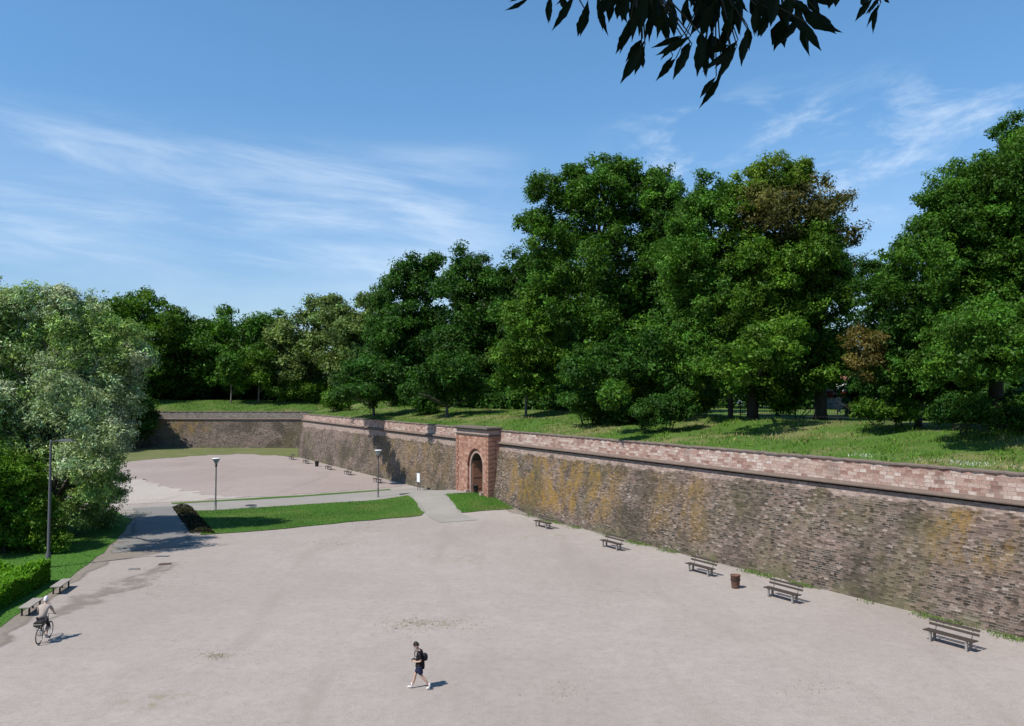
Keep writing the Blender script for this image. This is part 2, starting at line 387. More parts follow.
sheet('dirt_edge', [np.array([-19.3, 24, 0])] + PX((14, 640), (70, 590), (112, 561), (150, 556), (165, 552), (140, 548), (118, 540)) + [p + np.array([-.6, 0, 0]) for p in vl[:4][::-1]] + [np.array([-21, 24, 0])], M['dirt'], .010, 1, .2)
M['track'] = gravel_mat('track', (.27, .235, .20), weeds=False, soft=True)
sheet('worn_track', PX((40, 622), (75, 612), (112, 602), (150, 585), (190, 562), (168, 560), (135, 572), (100, 586), (66, 598)), M['track'], .014, 1.0, .25)
# ------------------------------------------------------------------ rampart: walls and bank
POLY = [P0 - T*45, P0 + T*S_END, np.array([-38.6, 158.5]), np.array([-120.0, 160.5])]
def offset_poly(d):
    segs = []
    for a, b in zip(POLY[:-1], POLY[1:]):
        t = (b-a)/np.linalg.norm(b-a); n = np.array([t[1], -t[0]]); segs.append((a + n*d, t, n))
    out = [segs[0][0]]
    for (a, t, n), (a2, t2, n2) in zip(segs[:-1], segs[1:]):
        k = np.linalg.solve(np.array([t, -t2]).T, a2 - a); out.append(a + t*k[0])
    L = POLY[-1] - POLY[-2]; t = L/np.linalg.norm(L); out.append(POLY[-1] + np.array([t[1], -t[0]])*d)
    return out
def wallstrip(mb, prof_of, pa, pb, s0, s1, n, smooth=False, su=None):
    """a profile [(d,z)...] swept between plan positions; pa(d), pb(d) give the ends"""
    for i in range(n):
        f0, f1 = i/n, (i+1)/n
        sa, sb = s0 + (s1-s0)*f0, s0 + (s1-s0)*f1
        p0, p1 = prof_of(sa), prof_of(sb)
        for (d0, z0), (d1, z1), (e0, y0), (e1, y1) in zip(p0[:-1], p0[1:], p1[:-1], p1[1:]):
            q = lambda d, f: pa(d)*(1-f) + pb(d)*f
            A, B, C, D = (*q(d0, f0), z0), (*q(e0, f1), y0), (*q(e1, f1), y1), (*q(d1, f0), z1)
            flat = abs(z1 - z0) < .5*abs(d1 - d0)
            uvs = [(sa, d0), (sb, e0), (sb, e1), (sa, d1)] if flat else [(sa, z0), (sb, y0), (sb, y1), (sa, z1)]
            mb.face([A, B, C, D], uvs, smooth)
DB = .86                                                  # setback of the battered face at the cordon
def prof_face(zc): return lambda s: [(0 - .06, -.35), (DB, zc(s)-.11), (DB+.25, zc(s)-.11)]  # recess under the cordon is added to deepen its dark shadow line
def prof_cordon(zc):
    def f(s):
        z = zc(s); return [(DB+.22, z-.12), (DB+.2, z), (DB-.25, z), (DB-.27, z+.03), (DB-.27, z+.08), (DB-.23, z+.13), (DB-.10, z+.19), (DB+.1, z+.22)]
    return f
def prof_par(zc, zt): return lambda s: [(DB+.03, zc(s)+.15), (DB+.05, zt(s)-.08)]
def prof_cope(zt):
    def f(s):
        j = .012*math.sin(s*5.3) + .010*math.sin(s*12.7 + 1) - .05*max(0, math.sin(s*.83 + 2) - .8)*5*abs(math.sin(s*7)); k = .03*math.sin(s*8.1 + 2)
        return [(d + k, z + j) for d, z in base_cope(zt)(s)]
    return f
def base_cope(zt): return lambda s: [(DB+.3, zt(s)-.10), (DB-.03, zt(s)-.10), (DB-.04, zt(s)-.02), (DB, zt(s)), (DB+.30, zt(s)+.01), (DB+.34, zt(s)-.3)]
def wall_thing(name, label, pieces, face, base, par='parapet'):
    t = thing(name, base, label, 'wall')
    mbs = [MB() for _ in range(4)]
    for pa, pb, s0, s1, n, zc, zt in pieces:
        wallstrip(mbs[0], prof_face(zc), pa, pb, s0, s1, n)
        wallstrip(mbs[1], prof_cordon(zc), pa, pb, s0, s1, n, True)
        wallstrip(mbs[2], prof_par(zc, zt), pa, pb, s0, s1, n)
        wallstrip(mbs[3], prof_cope(zt), pa, pb, s0, s1, n)
    mbs[0].build('wall_face', face, t, True); mbs[1].build('cordon', M['cordon'], t, True)
    mbs[2].build('parapet', M[par], t, True); mbs[3].build('coping', M['cap'], t, True)
    return t
off = {}
def corner(i): return lambda d: offset_poly(d)[i]
def on_main(s): return lambda d: P0 + T*s + N*d
zc_far = lambda s: 5.62; zt_far = lambda s: 7.24
zc_e = lambda s: zcor(S_END); zt_e = lambda s: ztop(S_END)
wall_thing('rampart_wall', 'long battered stone wall with orange lichen, running right from the gateway behind the near benches',
           [(on_main(-45), on_main(S_G0 + .4), -45, S_G0 + .4, 300, zcor, ztop)], M['rubble'], WP(10, 0))
wall_thing('rampart_wall', 'battered grey stone wall left of the gateway with a white notice board in front',
           [(on_main(S_G1 - .4), corner(1), S_G1 - .4, S_END, 160, zcor, ztop), (corner(1), corner(2), S_END, S_END + 22, 6, zc_e, zt_e)], M['rubble'], WP(80, 0))
wall_thing('rampart_wall', 'far stone wall closing the square, facing the camera under a strip of grass',
           [(corner(2), corner(3), -38.6, -120, 160, zc_far, zt_far)], M['far'], (-60, 159, 0), 'greyparapet')
# bank and plateau
DS = [1.12, 1.45, 2.2, 3.2, 4.5, 6, 7.5, 9, 10.5, 12, 14, 17, 22, 30, 45, 80, 200, 700, 2400]
def bank_z(d, k=0.0): return float(np.interp(d, [1.1, 1.5, 3, 7, 12, 15, 700], [-.04, .0, .2, .75, 1.33, 1.42, 1.6]))
rows = []
for d in DS:
    o = offset_poly(d); r = []
    cnt = [130, 10, 45]
    for i, m in enumerate(cnt):
        for k in range(m + (1 if i == 2 else 0)):
            p = o[i]*(1 - k/m) + o[i+1]*k/m
            if i == 0: s_ = -45 + (S_END+45)*k/m; zt = ztop(s_)
            else: zt = 7.30 if i == 1 else 7.24
            bumpy = .10*math.sin(p[0]*.7 + p[1]*.31) + .07*math.sin(p[0]*1.9 - p[1]*1.3 + 1)
            z = min(zt, 7.35) + bank_z(d)*(1.0 if i == 0 else 1.5) + bumpy*min(1, (d-1.4)/3)
            r.append((p[0], p[1], z))
    rows.append(r)
m = len(rows[0]); v = [p for r in rows for p in r]
f = [(j*m+i, j*m+i+1, (j+1)*m+i+1, (j+1)*m+i) for j in range(len(rows)-1) for i in range(m-1)]
me = bpy.data.meshes.new('grass_bank'); me.from_pydata(v, [], [q[::-1] for q in f]); me.polygons.foreach_set('use_smooth', [True]*len(f))
bank = props(link('grass_bank', me, None, M['bank']), kind='structure')
def bank_at(X, Y):
    """height of the bank surface under a plan point"""
    P = np.array([X, Y]); ds = []
    for a, b in zip(POLY[:-1], POLY[1:]):
        t = (b-a)/np.linalg.norm(b-a); n = np.array([t[1], -t[0]]); ds.append((float((P-a) @ n), float((P-a) @ t)))
    d1, s1 = ds[0]; d3 = ds[2][0]
    if s1 - 45 > S_END + 8 or d1 < 1.1: return 7.24 + bank_z(max(1.1, d3))*1.5
    return ztop(min(S_END, s1-45)) + bank_z(d1)
# the rampart the camera stands on (behind the lens, just below the frame)
mb = MB()
mb.face([(-70, 2.2, 8.9), (60, 2.2, 8.9), (60, -90, 8.9), (-70, -90, 8.9)][::-1]); mb.face([(-70, 3.2, 0), (60, 3.2, 0), (60, 2.2, 8.9), (-70, 2.2, 8.9)])
props(mb.build('near_bank', M['bank']), kind='structure')
# ------------------------------------------------------------------ gateway
AX = [np.array([T[0], T[1], 0]), np.array([N[0], N[1], 0]), np.array([0, 0, 1.])]
gt = thing('stone_gateway', GP, 'pink sandstone gateway with arched doorway and flat moulded top in the long wall', 'gateway')
DF = -.38; DBK = 1.3; DC = 1.0
sL0, sL1 = wall_s(481.4, DF), wall_s(469.6, DF)           # opening, near and far jamb
gz = .80                                                   # threshold height
def ap(s, d, z): return WP(s, d, z)
zsp = 3.55; cw = (sL1 - sL0)/2; cm = (sL0 + sL1)/2
ZT = 6.55
def arch_z(s, r, zs):
    q = max(0, 1 - ((s-cm)/r)**2); return zs + .98*math.sqrt(q)*r*1.05
front = MB()
def fq(mb, s0, s1, za0, za1, zb0, zb1, d, uvs=True):
    mb.face([ap(s0, d, za0), ap(s1, d, za1), ap(s1, d, zb1), ap(s0, d, zb0)], [(s0, za0), (s1, za1), (s1, zb1), (s0, zb0)])
RO = cw + .42                                              # outer edge of the arch surround
fq(front, S_G0, cm-RO, .2, .2, ZT, ZT, DF); fq(front, cm+RO, S_G1, .2, .2, ZT, ZT, DF)
K = 20
for i in range(K):
    a, b = cm-RO+2*RO*i/K, cm-RO+2*RO*(i+1)/K
    fq(front, a, b, arch_z(a, RO, zsp), arch_z(b, RO, zsp), ZT, ZT, DF)
for s_ in (S_G0, S_G1):                                    # the two sides of the gatehouse block
    front.face([ap(s_, DF, .0), ap(s_, DBK, .0), ap(s_, DBK, ZT), ap(s_, DF, ZT)], [(s_+DF, 0), (s_+DBK, 0), (s_+DBK, ZT), (s_+DF, ZT)])
front.build('wall', M['block'], gt, True)
sur = MB()                                                 # arch surround, set back .18 with a reveal
DR = DF + .20
def arch_pts(r, zs, foot=gz):
    return [(cm-r, foot)] + [(cm + r*math.cos(t), zs + .98*1.05*r*math.sin(t)) for t in np.linspace(math.pi, 0, 21)] + [(cm+r, foot)]
po = arch_pts(RO, zsp); pm = arch_pts(cw+.12, zsp); pi_ = arch_pts(cw, zsp)
def ribbon(mb, a, da, b, db):
    for (s0, z0), (s1, z1), (u0, w0), (u1, w1) in zip(a[:-1], a[1:], b[:-1], b[1:]):
        mb.face([ap(s0, da, z0), ap(s1, da, z1), ap(u1, db, w1), ap(u0, db, w0)], [(s0, z0), (s1, z1), (u1, w1+.3), (u0, w0+.3)])
rec = MB(); ribbon(rec, po, DF, po, DR); ribbon(rec, po, DR, pm, DR); rec.build('arch_reveal', M['block'], gt, True)
ribbon(sur, pm, DR-.05, pi_, DR-.05); ribbon(sur, pm, DR, pm, DR-.05); ribbon(sur, pi_, DR-.05, pi_, DR+.10); sur.build('arch_surround', M['palestone'], gt, True)
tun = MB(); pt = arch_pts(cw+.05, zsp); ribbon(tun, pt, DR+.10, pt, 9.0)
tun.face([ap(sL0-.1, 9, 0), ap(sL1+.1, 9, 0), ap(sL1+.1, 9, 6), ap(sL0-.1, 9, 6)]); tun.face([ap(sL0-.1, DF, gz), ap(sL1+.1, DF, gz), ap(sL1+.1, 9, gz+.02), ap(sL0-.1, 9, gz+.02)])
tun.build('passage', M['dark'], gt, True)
dr = MB()
zt_d = zsp + .45
for k in range(7):
    a, b = DR+.14 + k*.26, DR+.14 + (k+1)*.26 - .012
    dr.box(ap(sL1-.045, (a+b)/2, (gz+.05+zt_d)/2), (.06, b-a, zt_d-gz-.05), AX)
for z in (1.3, 2.4, 3.5): dr.box(ap(sL1-.085, DR+1.03, z), (.02, 1.7, .1), AX)
dr.build('door', M['door'], gt, True)
cor = MB(); sm_ = (S_G0+S_G1)/2; gw = S_G1-S_G0
cor.box(ap(sm_, (DF+DC)/2-.03, ZT+.07), (gw+.12, DC-DF+.1, .14), AX)
cor.box(ap(sm_, (DF+DC)/2-.08, ZT+.63), (gw+.22, DC-DF+.2, .1), AX)
cor.build('cornice', M['cornice'], gt, True)
fr = MB(); fr.box(ap(sm_, (DF+DC)/2+.01, ZT+.36), (gw-.04, DC-DF, .44), AX); fr.build('frieze', M['palestone'], gt, True)
cp = MB(); cp.box(ap(sm_, (DF+DC)/2-.12, ZT+.77), (gw+.4, DC-DF+.36, .17), AX); cp.build('cap', M['gatecap'], gt, True)
for sg, sa, sb in ((1, S_G0, S_G0+.5), (-1, S_G1-.5, S_G1)):
    q = MB(); z = .2; k = 0
    while z < ZT - .3:
        w = .62 if k % 2 else .42
        c = S_G0 + w/2 - .04 if sg > 0 else S_G1 - w/2 + .04
        q.box(ap(c, DF+.28, z+.19), (w, .7, .35), AX); z += .42; k += 1
    q.build('quoin', M['block'], gt, True)
for s_ in (sL0-.3, sL1+.3):
    st = MB(); st.box(ap(s_, DF-.12, gz+.05), (.36, .34, .6), AX); st.build('guard_stone', M['palestone'], gt, True)
# ------------------------------------------------------------------ foliage
def leaves_mesh(name, pos, nrm, size, col, parent, mat, asp=.55, droop=0.0):
    n = len(pos)
    r = R.normal(size=(n, 3)); r[:, 2] -= droop
    u = r - (r*nrm).sum(1, keepdims=True)*nrm; u /= np.linalg.norm(u, axis=1, keepdims=True) + 1e-9
    w = np.cross(nrm, u); L = (size/2)[:, None]
    fold = nrm*L*.22
    V = np.empty((n, 4, 3)); V[:, 0] = pos - u*L; V[:, 1] = pos + w*L*asp + fold; V[:, 2] = pos + u*L; V[:, 3] = pos - w*L*asp + fold
    V -= np.array(parent.location) if parent is not None else 0
    me = bpy.data.meshes.new(name); me.vertices.add(4*n); me.vertices.foreach_set('co', V.astype('f').ravel())
    me.loops.add(4*n); me.loops.foreach_set('vertex_index', np.arange(4*n, dtype='i'))
    me.polygons.add(n); me.polygons.foreach_set('loop_start', np.arange(0, 4*n, 4, dtype='i'))
    me.update(calc_edges=True)
    a = me.attributes.new('leaf_color', 'FLOAT_COLOR', 'FACE'); c4 = np.ones((n, 4), 'f'); c4[:, :3] = col
    a.data.foreach_set('color', c4.ravel())
    return link(name, me, parent, mat)
def unit(a): return a / (np.linalg.norm(a, axis=-1, keepdims=True) + 1e-9)
def crown_points(blobs, lsize, dens=1.0, clump=None, flat=.7, hue=.25, hole=.04, fill=5.0, lobed=True):
    """blobs: (centre, radii, colour). Twig clumps are spread through each lobe and leaves through each clump."""
    PP, NN, SS, CC, CL = [], [], [], [], []
    sub = []
    for c, r, col in blobs:
        c = np.array(c, float); r = np.array(r, float); rm = (r[0]*r[1]*r[2])**(1/3)
        m = int(np.clip(8 + .9*rm/lsize, 10, 38)) if lobed else 0
        if m == 0: sub.append((c, r, col, 1.0)); continue
        d = unit(R.normal(size=(m*4, 3))); pick = [d[0]]
        for q in d[1:]:
            if len(pick) < m and min(np.linalg.norm(q - w) for w in pick) > 1.75/math.sqrt(m): pick.append(q)
        for q in pick:
            k = R.uniform(.15, .38)
            sub.append((c + q*r*R.uniform(.52, .98), (r*.5*k + rm*.5*k)*np.array([R.uniform(.85, 1.3), R.uniform(.85, 1.3), R.uniform(.65, 1.0)]), np.array(col)*math.exp(R.normal(0, .2)), .9))
        sub.append((c, r*.62, col, .0))
    for c, r, col, on in sub:
        c = np.array(c, float); r = np.array(r, float); rm = (r[0]*r[1]*r[2])**(1/3)
        ck = clump or lsize*3.1
        area = (r[0]*r[2]*r[1])**(2/3)
        nc = int(max(5, 5.6*area/(ck*ck)*dens)) if on else 4
        d = unit(R.normal(size=(nc, 3))); rad = R.uniform(.30, 1.0, nc)**.42 * (1 + R.normal(0, .17, nc))
        cc = c + d*rad[:, None]*r
        if on and lobed:                                       # stray shoots standing out of the lobe
            ns = max(3, nc//4); ds = unit(R.normal(size=(ns, 3)) + np.array([0, 0, .7])); rs_ = R.uniform(1.0, 1.42, ns)
            cc = np.concatenate([cc, c + ds*rs_[:, None]*r]); d = np.concatenate([d, ds]); nc += ns
        else: ns = 0
        shoot = np.arange(nc) >= nc - ns
        keep = R.random(nc) > hole; shoot = shoot[keep]; cc, d = cc[keep], d[keep]; nc = len(cc)
        ckr = ck*R.uniform(.4, 1.25, nc)*np.where(shoot, .6, 1.0)
        nl = np.maximum(5, (13*(ckr/lsize)**2*.42).astype(int)); idx = np.repeat(np.arange(nc), nl)
        o = unit(R.normal(size=(len(idx), 3)))*R.random((len(idx), 1))**.5; o[:, 2] *= flat
        PP.append(cc[idx] + o*ckr[idx][:, None])
        n = .55*unit(o) + .45*d[idx] + np.array([0, 0, .45]) + .55*R.normal(size=(len(idx), 3)); NN.append(unit(n))
        SS.append(lsize*R.uniform(.6, 1.45, len(idx)))
        ctone = np.exp(R.normal(0, hue*.7, nc)); ltone = np.exp(R.normal(0, hue, len(idx)))
        cl = np.array(col)[None]*(ctone[idx]*ltone)[:, None]
        yel = np.clip(R.normal(0, .12, (nc, 1))[idx], -.3, .3); cl = cl*(1 + yel*np.array([[1, .3, -.3]]))
        CC.append(np.clip(cl, .004, .8)); CL.append(cc[~shoot] if (~shoot).any() else cc)
        # bigger leaf sprays deep inside the lobe
        ni = int(fill*area/(lsize*lsize)); fs = lsize*1.8
        o = unit(R.normal(size=(ni, 3))); rr_ = R.random((ni, 1))**.45*.8
        PP.append(c + o*rr_*r); NN.append(unit(R.normal(size=(ni, 3)) + .4*o)); SS.append(fs*R.uniform(.7, 1.3, ni))
        CC.append(np.clip(np.array(col)[None]*np.exp(R.normal(0, hue, (ni, 1))), .004, .8))
    return np.concatenate(PP), np.concatenate(NN), np.concatenate(SS), np.concatenate(CC), np.concatenate(CL)
def tree(name, base, blobs, lsize, label, cat='tree', mat='leaf', bark='bark', tr=.35, group=None, dens=1.0, limbs=16, stems=1, asp=.5, **kw):
    base = np.array(base, float); t = thing(name, base, label, cat, group)
    P, Nn, S, C, CL = crown_points(blobs, lsize, dens, **kw)
    zmin = base[2] + .15
    ok = P[:, 2] > zmin
    leaves_mesh('crown' if cat == 'tree' else 'foliage', P[ok], Nn[ok], S[ok], C[ok], t, M[mat], asp=asp)
    mb = MB()
    cen = np.mean([b[0] for b in blobs[:3]], axis=0); top = max(b[0][2] + b[1][2]*.5 for b in blobs); hh = top - base[2]
    for k in range(stems):
        o = np.array([R.normal(0, .5), R.normal(0, .5), 0])*(1 if stems > 1 else 0)
        pts = [base + o + np.array([0, 0, -.3])]; rad = [tr*1.5]
        for q in (.03, .12, .3, .5, .7, .9):
            w = sstep(.2, .9, q)
            p = base + o*(1+q*2) + np.array([(cen[0]-base[0])*w, (cen[1]-base[1])*w, hh*q]) + np.array([R.normal(0, .02*hh*q), R.normal(0, .02*hh*q), 0]); pts.append(p); rad.append(tr*(1.12 - q)*(.7 if stems > 1 else 1))
        mb.tube(pts, rad, 9)
        li = R.choice(len(CL), min(limbs, len(CL)), replace=False)
        for i in li:
            e = CL[i]; q = np.clip((e[2]-base[2])/hh - .25, .15, .7); j = q*.999
            a = np.array([np.interp(j, (0, .03, .12, .3, .5, .7, .9), [p[x] for p in pts]) for x in range(3)])
            mid = (a+e)/2 + np.array([0, 0, .05*hh]); r0 = tr*(1.05-q)*.45
            mb.tube([a, mid, e], [r0, r0*.6, r0*.2], 6, False)
    mb.build('trunk' if cat == 'tree' else 'stems', M[bark], t, True)
    return t
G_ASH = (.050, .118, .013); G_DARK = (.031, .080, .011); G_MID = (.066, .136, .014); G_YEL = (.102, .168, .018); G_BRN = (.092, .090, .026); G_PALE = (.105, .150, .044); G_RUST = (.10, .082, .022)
def px_blobs(Y, lst, col, depth=1.0):
    out = []
    for b in lst:
        px, py, rx, ry = b[:4]; c = at(px, py, Y + (b[5] if len(b) > 5 else R.uniform(-1, 1)*rx*Y/F*.25)); s = c[1]/F
        out.append((c, (rx*s, (rx+ry)/2*s*depth, ry*s), b[4] if len(b) > 4 and b[4] else col))
    return out
def bank_tree(label, trunk, d, lst, col, far=None, lpx=2.55, name='broadleaf_tree', fwd=1.5, **kw):
    """a tree on the rampart: trunk at pixel column `trunk`, d metres behind the wall line (or at depth `far`)"""
    Y = far or wall_Y(trunk, d); X = (trunk-512)/F/CP*Y
    base = (X, Y, bank_at(X, Y) - .05)
    ls = max(.15, lpx*Y/F)
    return tree(name, base, px_blobs(Y - fwd, lst, col, 1.45), ls, label, **kw)
bank_tree('tall loose-crowned tree with dark forked trunk at the right edge', 996, 15,
          [(985, 225, 48, 62), (1022, 180, 40, 60), (955, 265, 48, 62), (915, 275, 34, 44), (995, 310, 62, 62), (945, 335, 60, 52), (1035, 290, 50, 80), (970, 195, 30, 38), (938, 215, 24, 30), (1012, 140, 18, 24), (985, 345, 50, 32, None, -8), (1030, 340, 46, 40, None, -9), (950, 365, 36, 22, None, -7)], G_ASH, tr=.42, limbs=22, hole=.12)  # last lobes hang forward, added to shade the grass slope
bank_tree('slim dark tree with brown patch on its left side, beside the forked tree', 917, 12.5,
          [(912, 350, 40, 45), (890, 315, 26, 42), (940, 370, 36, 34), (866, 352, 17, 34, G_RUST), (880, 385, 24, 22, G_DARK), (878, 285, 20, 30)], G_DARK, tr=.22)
bank_tree('big tree mostly outside the right edge, only its left branches in view', 1075, 17,
          [(1085, 200, 60, 80), (1050, 150, 34, 40), (1080, 300, 70, 70), (1120, 250, 60, 90)], G_ASH, tr=.4)
bank_tree('broad tree with bronze-brown upper crown, tallest at the centre right', 820, 18,
          [(790, 215, 48, 42, G_BRN), (825, 240, 26, 36, G_BRN), (772, 182, 38, 24, G_YEL), (800, 175, 14, 14, G_YEL), (815, 300, 34, 62), (790, 270, 50, 50), (838, 345, 18, 44), (838, 272, 14, 18, G_BRN), (745, 205, 22, 26, G_YEL), (820, 372, 28, 20)], G_MID, tr=.45)
bank_tree('rounded mid green tree standing in front of the bronze-crowned tree', 752, 14,
          [(755, 285, 48, 44), (765, 335, 48, 40), (725, 345, 36, 38), (795, 345, 34, 36), (740, 250, 34, 30), (790, 300, 34, 40), (745, 380, 34, 18), (805, 378, 26, 16), (735, 362, 34, 22, None, -9), (770, 345, 36, 26, None, -8)], G_MID, tr=.42)  # final two lobes pushed forward to throw shade on the bank
bank_tree('slender-trunked tree left of the thick dark trunk, crown reaching up to a flat top', 730, 13,
          [(705, 235, 34, 42), (700, 290, 34, 44), (712, 200, 28, 24), (695, 345, 32, 42), (682, 260, 24, 50), (722, 290, 24, 40)], G_ASH, tr=.2)
bank_tree('tall poplar-like tree with long branch reaching left, right of the gateway', 610, 15,
          [(600, 205, 34, 34), (605, 175, 22, 20), (570, 195, 26, 22), (545, 188, 20, 12), (535, 222, 24, 11), (560, 240, 34, 26), (640, 200, 36, 34), (662, 230, 26, 44), (610, 270, 52, 46), (570, 290, 36, 40), (645, 310, 40, 50), (600, 345, 48, 40), (575, 172, 12, 8), (625, 172, 20, 12), (600, 368, 40, 26, G_DARK, -14), (640, 360, 40, 30, G_DARK, -13), (612, 396, 9, 7, None, -24), (615, 392, 10, 8, None, -20)], G_ASH, tr=.5, limbs=24)  # forward lobes added to shade the bank; two small ones shade the wall
bank_tree('dense green tree wedged between the poplar-like tree and the flat-topped tree', 662, 20,
          [(662, 250, 32, 52), (660, 320, 36, 56), (672, 200, 24, 24), (650, 372, 30, 26), (668, 378, 32, 20, None, -14)], G_DARK, tr=.3)  # last lobe set forward so its shadow darkens the bank
bank_tree('light green young tree with slim pale trunk above the gateway', 526, 9,
          [(532, 318, 30, 30), (545, 350, 36, 34), (515, 360, 26, 30), (530, 385, 26, 14), (550, 300, 20, 20)], G_MID, tr=.14, bark='palebark')
bank_tree('dark tree with ragged open top, second from the left end of the tall row', 470, 17,
          [(470, 268, 24, 20), (455, 290, 26, 22), (490, 285, 24, 24), (476, 325, 36, 36), (455, 350, 32, 36), (500, 330, 28, 36), (485, 372, 34, 24)], G_DARK, tr=.45, hole=.1)
bank_tree('dark tree behind the light green young tree, left of the tall poplar-like one', 520, 22,
          [(518, 275, 26, 24), (505, 300, 26, 28), (540, 280, 26, 36), (520, 330, 36, 46), (550, 320, 30, 60)], G_DARK, tr=.4)
bank_tree('dark tree with two small tufts on top, at the left end of the tall row', 408, 15,
          [(412, 266, 19, 12), (398, 285, 20, 20), (425, 285, 22, 26), (405, 320, 34, 32), (385, 345, 26, 34), (430, 335, 28, 40), (410, 370, 36, 22), (434, 262, 7, 7), (382, 300, 12, 12)], G_DARK, tr=.4, hole=.08)
bank_tree('low spreading dark tree behind the stretch of wall left of the gateway', 447, 6,
          [(452, 372, 28, 24), (435, 382, 22, 20), (470, 385, 22, 16), (407, 391, 3.5, 3, None, -9)], G_DARK, tr=.18, bark='palebark')  # tiny lobe added off the parapet to cast shade on the wall
bank_tree('low green tree at the far left end of the long wall, leaning over the parapet', 374, 3.2,
          [(366, 372, 22, 20), (350, 384, 18, 16), (388, 382, 22, 20), (372, 392, 20, 12)] + [(342 + 1.6*k, 395 - .7*k, 2.4 + .5*k, 3, None, -21 + 2.4*k) for k in range(8)] + [(366, 392, 3.5, 4, None, -9), (367, 391, 4, 4, None, -6)], G_DARK, tr=.2, bark='palebark')  # strung-out small lobes added past the parapet to cast the wall's dark bands
bank_tree('pale green flowering tree left of the dark row', 348, 0, [(352, 335, 30, 32), (372, 315, 22, 24), (335, 318, 22, 18), (345, 365, 30, 24), (330, 302, 12, 6), (365, 345, 24, 34)], G_PALE, far=158+9, lpx=2.5, tr=.4, hue=.35)
bank_tree('yellowish green broad tree in the far corner of the rampart', 300, 0, [(300, 345, 34, 36), (280, 355, 26, 30), (318, 330, 26, 30), (300, 375, 34, 20), (270, 368, 18, 22)], G_PALE, far=175, lpx=2.5, tr=.4, hue=.32)
bank_tree('dome-shaped dark tree on the far rampart, widest of the left group', 240, 0, [(240, 335, 38, 30), (220, 350, 30, 34), (262, 350, 26, 34), (240, 368, 40, 26), (272, 325, 18, 16)], G_ASH, far=181, lpx=2.5, tr=.4)
bank_tree('narrow dark tree in the dip of the skyline behind the far wall', 195, 0, [(195, 345, 22, 32), (192, 372, 26, 26), (178, 350, 18, 34)], G_DARK, far=186, lpx=2.5, tr=.4)
bank_tree('rounded tree rising right behind the silvery willow', 150, 0, [(145, 322, 30, 29), (125, 330, 26, 36), (165, 335, 24, 30), (150, 365, 36, 30), (178, 325, 14, 16)], G_MID, far=176, lpx=2.5, tr=.4)
bank_tree('small tree with thin pale trunk below the dome-shaped tree', 231.5, 0, [(231, 362, 15, 20), (236, 375, 12, 14)], G_ASH, far=169, lpx=2.4, tr=.16, bark='palebark', limbs=6)
bank_tree('small tree with thin pale trunk below the yellowish tree', 259, 0, [(260, 362, 13, 22), (266, 378, 10, 12)], G_MID, far=169, lpx=2.4, tr=.16, bark='palebark', limbs=6)
bank_tree('small dark tree on the shaded grass at the left end of the far wall', 144.5, 0, [(144, 378, 18, 16), (132, 370, 14, 20)], G_DARK, far=170, lpx=2.4, tr=.2, limbs=6)
bank_tree('dark tree beyond the willow, left end of the far rampart', 95, 0, [(95, 335, 36, 40), (60, 340, 36, 44), (110, 365, 34, 30), (20, 350, 40, 50)], G_DARK, far=180, lpx=2.5, tr=.4)
# shrubs in the undergrowth along the tree line
for lab, px, d, fz, lst, col in [
    ('yellow-green bush at the foot of the poplar-like tree', 638, 12, None, [(640, 395, 20, 18), (628, 400, 14, 12)], G_YEL),
    ('dark bush on the slope right of the poplar-like trunk', 665, 6, None, [(660, 410, 22, 15), (678, 404, 20, 17), (645, 415, 14, 12)], G_DARK),
    ('bright leafy bush left of the slender trunk', 700, 16, None, [(698, 398, 22, 16), (712, 390, 16, 14)], G_YEL),
    ('bush between the two dark trunks at centre right', 785, 17, None, [(786, 400, 16, 14), (775, 394, 14, 14)], G_MID),
    ('bush under the brown-patched tree', 892, 11, None, [(892, 406, 28, 16), (868, 408, 16, 13)], G_MID),
    ('low dark bush under the forked tree at right', 962, 10, None, [(955, 410, 30, 16), (992, 414, 34, 17), (1030, 412, 28, 22)], G_DARK),
    ('round dark bush on the slope below the young tree', 590, 6, None, [(600, 408, 22, 15), (580, 400, 22, 15), (622, 414, 16, 13)], G_DARK),
    ('dark bush just left above the gateway', 430, 8, None, [(428, 402, 15, 12), (418, 398, 12, 10)], G_DARK),
    ('bush in the far grass above the corner of the walls', 338, 5, None, [(340, 402, 10, 8), (332, 400, 8, 8)], G_MID),
    ('bush at the yellowish tree foot on the far rampart', 290, 0, 171, [(292, 390, 18, 10), (312, 392, 16, 9)], G_MID),
    ('shaded bush behind the far grass at left', 188, 0, 180, [(190, 388, 20, 12), (170, 388, 18, 12)], G_DARK)]:
    bank_tree(lab, px, d, lst, col, far=fz, name='shrub', cat='shrub', lpx=2.4, tr=.06, stems=3, limbs=6)
# the wood far behind, one mass
pts = []
for px in np.arange(300, 1060, 16):
    d = R.uniform(36, 48); Y = wall_Y(px, d)
    if Y > 205: continue
    top = np.interp(px, [300, 360, 380, 440, 520, 560, 640, 700, 840, 860, 900, 1060], [330, 320, 300, 300, 310, 290, 280, 280, 320, 360, 310, 260]) + R.uniform(0, 30)
    if 690 < px < 705 or 826 < px < 868: continue
    pts += [(px, (top+404)/2, 20, max(8, (416-top)/2))]
wb = []
for px, py, rx, ry in pts: wb += px_blobs(wall_Y(px, 50), [(px, py, rx, ry)], G_DARK)
for px in np.arange(325, 700, 13):
    Y = wall_Y(px, 17)
    if Y < 185: wb += px_blobs(Y, [(px, 400 + R.uniform(-3, 3), 14, 13)], G_DARK)
for px in np.arange(875, 1060, 20): wb += px_blobs(wall_Y(px, 25), [(px, 402, 20, 18)], G_DARK)
for px in np.arange(120, 345, 12): wb += px_blobs(188, [(px, 392, 12, 12)], G_DARK)
